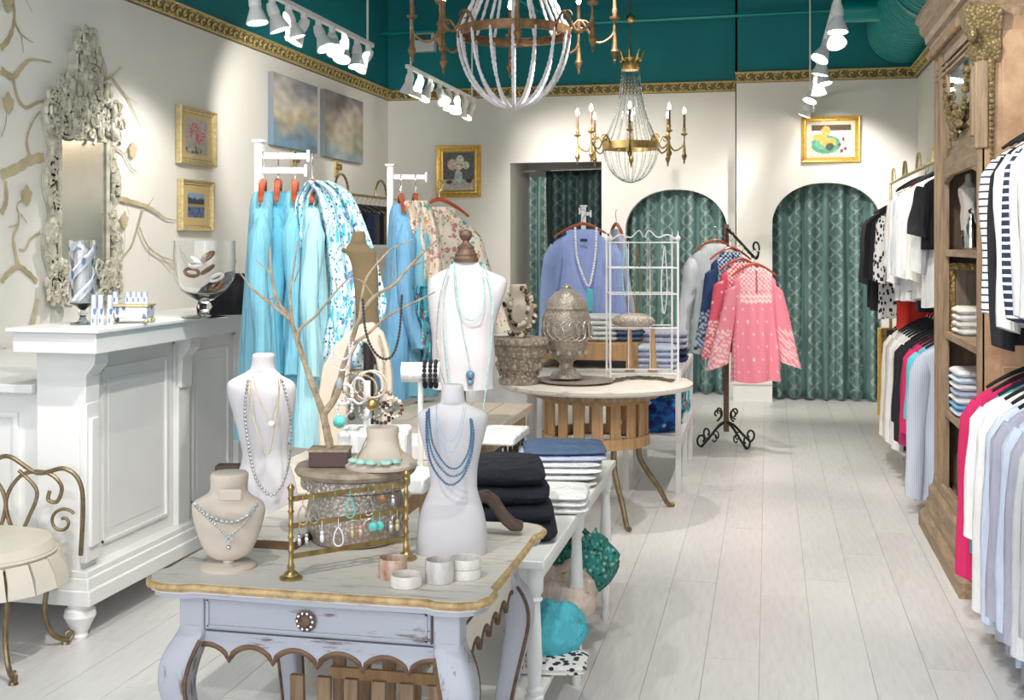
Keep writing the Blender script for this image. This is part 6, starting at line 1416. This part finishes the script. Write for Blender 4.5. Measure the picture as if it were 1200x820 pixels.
# ---- things in the wardrobe
p = Vector((1.0, 6.36, SHZ[2] + .001)); sb_ = empty('small_bust', p, 'small dusty linen mannequin bust on the top wardrobe shelf', 'bust')
MB().lathe(p, [(0, .05), (.01, .045), (.02, .012), (.11, .01)], 16).build('stand', 'iron', sb_)
MB().loft([[p + Vector((cos(a) * w_ * .6, sin(a) * w_, z)) for a in [2 * pi * j / 20 for j in range(20)]] for z, w_ in ((.10, .06), (.16, .068), (.22, .062), (.28, .082), (.31, .085), (.33, .05), (.345, .028), (.38, .026), (.385, .02))]).build('torso', 'f_oat', sb_, ang=60)
for i, (y, r, h, lab) in enumerate(((6.12, .045, .17, 'squat clear glass decanter with ball stopper on the top wardrobe shelf'), (6.0, .033, .24, 'tall silvered glass bottle on the top wardrobe shelf'))):
    q = Vector((.975 - .02 * i, y, SHZ[2] + .001)); g_ = empty('glass_decanter', q, lab, 'bottle')
    MB().lathe(q, [(0, r * .7), (.01, r), (h * .4, r * 1.05), (h * .55, r * .5), (h * .7, r * .3), (h * .72, r * .4)], 20).build('bottle', 'chrome' if i else 'crystal', g_); MB().ball(q + ZA * (h * .72 + r * .4), r * .45, 10, 8).build('stopper', 'crystal', g_)
for i in range(4): folded((1.05, 6.36, SHZ[1] + .001 + .035 * i), .24, .30, .035, 1, 'f_ivory' if i % 2 else 'f_white', f'{"ivory" if i % 2 else "white"} folded knit, {ords[i]} from the bottom on the middle wardrobe shelf', 'folded_sweater', 'sweater', 0, 'ivory knits in the wardrobe', seed=150 + i)
for i in range(7): folded((1.045, 6.34, SHZ[0] + .001 + .034 * i), .26, .34, .034, 1, ('f_pale_blue', 'f_blue', 'f_white', 'f_lavender', 'f_white', 'f_pale_blue', 'f_white')[i], f'{("pale blue", "mid blue", "white", "lavender", "white", "pale blue", "white")[i]} folded shirt, {ords[i]} from the bottom on the lower wardrobe shelf', 'folded_shirt', 'shirt', 0, 'blue and white shirts in the wardrobe', seed=160 + i)
pr = empty('framed_print', (1.2, 6.15, SHZ[1]), 'gilt picture frame leaning inside the wardrobe behind the ivory knits', 'picture frame')
for y0, y1_, z0, z1_ in ((.93, 1.24, .0, .04), (.93, 1.24, .32, .36), (.93, .97, .04, .32), (1.20, 1.24, .04, .32)): MB().bb(y0, y1_, 6.60, 6.625, SHZ[1] + z0 + .001, SHZ[1] + z1_).build('frame_side', 'gilt', pr, bevel=.003)
MB().bb(.97, 1.20, 6.61, 6.62, SHZ[1] + .04, SHZ[1] + .32).build('canvas', 'f_taupe', pr)
for i in range(9):
    h = .22 + .03 * ((i * 5) % 4); o = MB().bb(.96, 1.12, 6.12 + i * .042, 6.157 + i * .042, .252, .252 + h).build('book', ('f_raspberry', 'gold_frame', 'f_forest', 'brass', 'dark_wood', 'f_taupe', 'gold_frame', 'f_navy', 'f_olive')[i], org=(1.04, 6.14 + i * .042, .25), bevel=.003); tag(o, f'old {("wine red", "gold", "dark green", "bronze", "dark brown", "taupe", "ochre", "navy", "olive")[i]} book standing in the wardrobe bottom, {ords[i]} from the near end', 'book', 'books in the wardrobe')
# ================================================================ RIGHT CLOTHES RACKS
def rack(name, y0, y1, label, zs=(2.12, 1.12), x=1.10):
    r = empty(name, (x, (y0 + y1) / 2, 0), label, 'clothes rack')
    for y in (y0, y1): MB().cyl((x, y, 0), (x, y, zs[0]), .014, n=10).lathe((x, y, 0), [(0, .04), (.02, .03)], 14).build('post', 'pale_gold', r)
    for z in zs: MB().cyl((x, y0, z), (x, y1, z), .013, n=10).build('rail', 'pale_gold', r)
    k = y0 + .25
    while k < y1 - .1: MB().tube(arc((x, k, zs[0]), .12, 0, pi, 16, YA, ZA), .011, 7).build('hoop', 'pale_gold', r); k += .9
    return r
rack('clothes_rack', 7.2, 11.3, 'long brass double rail clothes rack beyond the wardrobe')
rack('clothes_rack', 3.9, 5.32, 'near brass double rail clothes rack at the right edge of the picture')
nmz = dict(f_white='white', f_ivory='ivory', f_black='black', f_ikat='black and white patterned', f_silver_gray='silver grey', f_pale_blue='pale blue', f_lavender='lavender blue', f_magenta='magenta', f_raspberry='raspberry', f_red='red', f_breton='white with navy stripes', f_breton_dark='navy with white stripes', f_navy='navy', f_teal='teal', f_cyan='turquoise', f_lilac='lilac grey', f_gray='grey', f_rib='ribbed grey blue', f_oat='oatmeal', f_blue='blue')
def hang_row(items, y0, dy, z, x, where, grp, ang=0, hwb=.21, seed0=0, matx=None, hx='f_black'):
    for i, it in enumerate(items):
        mat, L_, sl, hw = it[:4]; y = y0 + dy * i; p = Vector((x + (it[4] if len(it) > 4 else 0), y, z - .10))
        kind = 'dress' if L_ > .95 else 'shirt'
        hanger(p + ZA * .02, ang, hx, .19, f'dark hanger, {ords2[i] if i < len(ords2) else "last"} from the near end of the {where}', f'hangers of the {grp}', hook=.06)
        garment(kind, p - ZA * .005, ang, mat, f'{nmz[mat]} {kind}, {ords2[i]} from the near end of the {where}', kind, grp, hw=hw, L=L_, th=.042, flare=1.1, sleeve=sl, sw=.055, sout=.03, seed=seed0 + i * 3, fold=.45, neck=.06)
# far racks
hang_row([('f_black', .50, .28, .22), ('f_white', .85, .5, .2), ('f_ivory', .8, .55, .21), ('f_white', .82, .5, .22), ('f_black', .9, .5, .18), ('f_white', .78, .55, .22), ('f_white', .85, .5, .21), ('f_silver_gray', .85, .55, .22), ('f_pale_blue', .75, .5, .21), ('f_white', .86, .6, .22), ('f_red', 1.08, 0, .19, -.02), ('f_red', 1.05, 0, .19), ('f_white', .8, .5, .2)], 7.28, .15, 2.12, 1.11, 'upper far right rail', 'shirts on the upper far rail', seed0=200)
hang_row([('f_ikat', .62, .5, .22), ('f_black', .62, .5, .23), ('f_ikat', .95, .5, .2), ('f_black', .9, .5, .24), ('f_ikat', .9, .5, .2), ('f_black', .9, .55, .24)], 9.5, .24, 2.0, 1.09, 'far upper rail end', 'patterned shirts at the far rail end', seed0=260)
hang_row([('f_rib', .98, .8, .23), ('f_lavender', .9, .6, .2), ('f_cyan', .6, .4, .2), ('f_magenta', .75, .5, .21), ('f_raspberry', .9, .6, .2), ('f_black', .8, .6, .22), ('f_black', .55, .5, .22), ('f_white', .88, .7, .2), ('f_ivory', .9, .7, .2), ('f_white', .9, .7, .22), ('f_oat', .92, .7, .22), ('f_ivory', .9, .7, .23), ('f_white', .88, .6, .21)], 7.25, .145, 1.12, 1.09, 'lower far right rail', 'clothes on the lower far rail', seed0=300)
# near racks (list runs from the viewer towards the wardrobe)
hang_row([('f_white', .6, .5, .22), ('f_breton', .62, .55, .22), ('f_white', .66, .6, .22), ('f_white', .66, .60, .22), ('f_breton_dark', .70, .62, .22), ('f_white', .80, .66, .22), ('f_black', .88, .74, .22), ('f_breton', .80, .62, .225)], 4.20, .145, 2.12, 1.12, 'upper near right rail', 'shirts on the upper near rail', seed0=400, ang=.35)
hang_row([('f_gray', .98, .6, .22), ('f_silver_gray', 1.0, .7, .22), ('f_lilac', 1.0, .7, .22), ('f_pale_blue', .98, .7, .22), ('f_lilac', .98, .7, .23), ('f_pale_blue', .98, .75, .23), ('f_white', .98, .75, .24), ('f_white', .92, .5, .25), ('f_teal', .92, .6, .2), ('f_magenta', .90, .72, .24)], 4.05, .13, 1.13, 1.08, 'lower near right rail', 'clothes on the lower near rail', seed0=500)
# leaning frames at far rack end
for i, (x, y, mt) in enumerate(((1.0, 11.25, 'gold_frame'), (1.02, 11.1, 'gilt'), (1.05, 10.95, 'dark_wood'))):
    r = empty('leaning_frame', (x, y, 0), f'{("bright gold", "dull gilt", "dark wood")[i]} empty picture frame leaning at the far end of the rack', 'picture frame')
    for x0, x1_, z0, z1_ in ((0, .35, 0, .05), (0, .35, .75, .8), (0, .05, .05, .75), (.30, .35, .05, .75)): MB().bb(x - .02 + x0, x - .02 + x1_, y, y + .025, z0, z1_).build('frame_side', mt, r, bevel=.004)
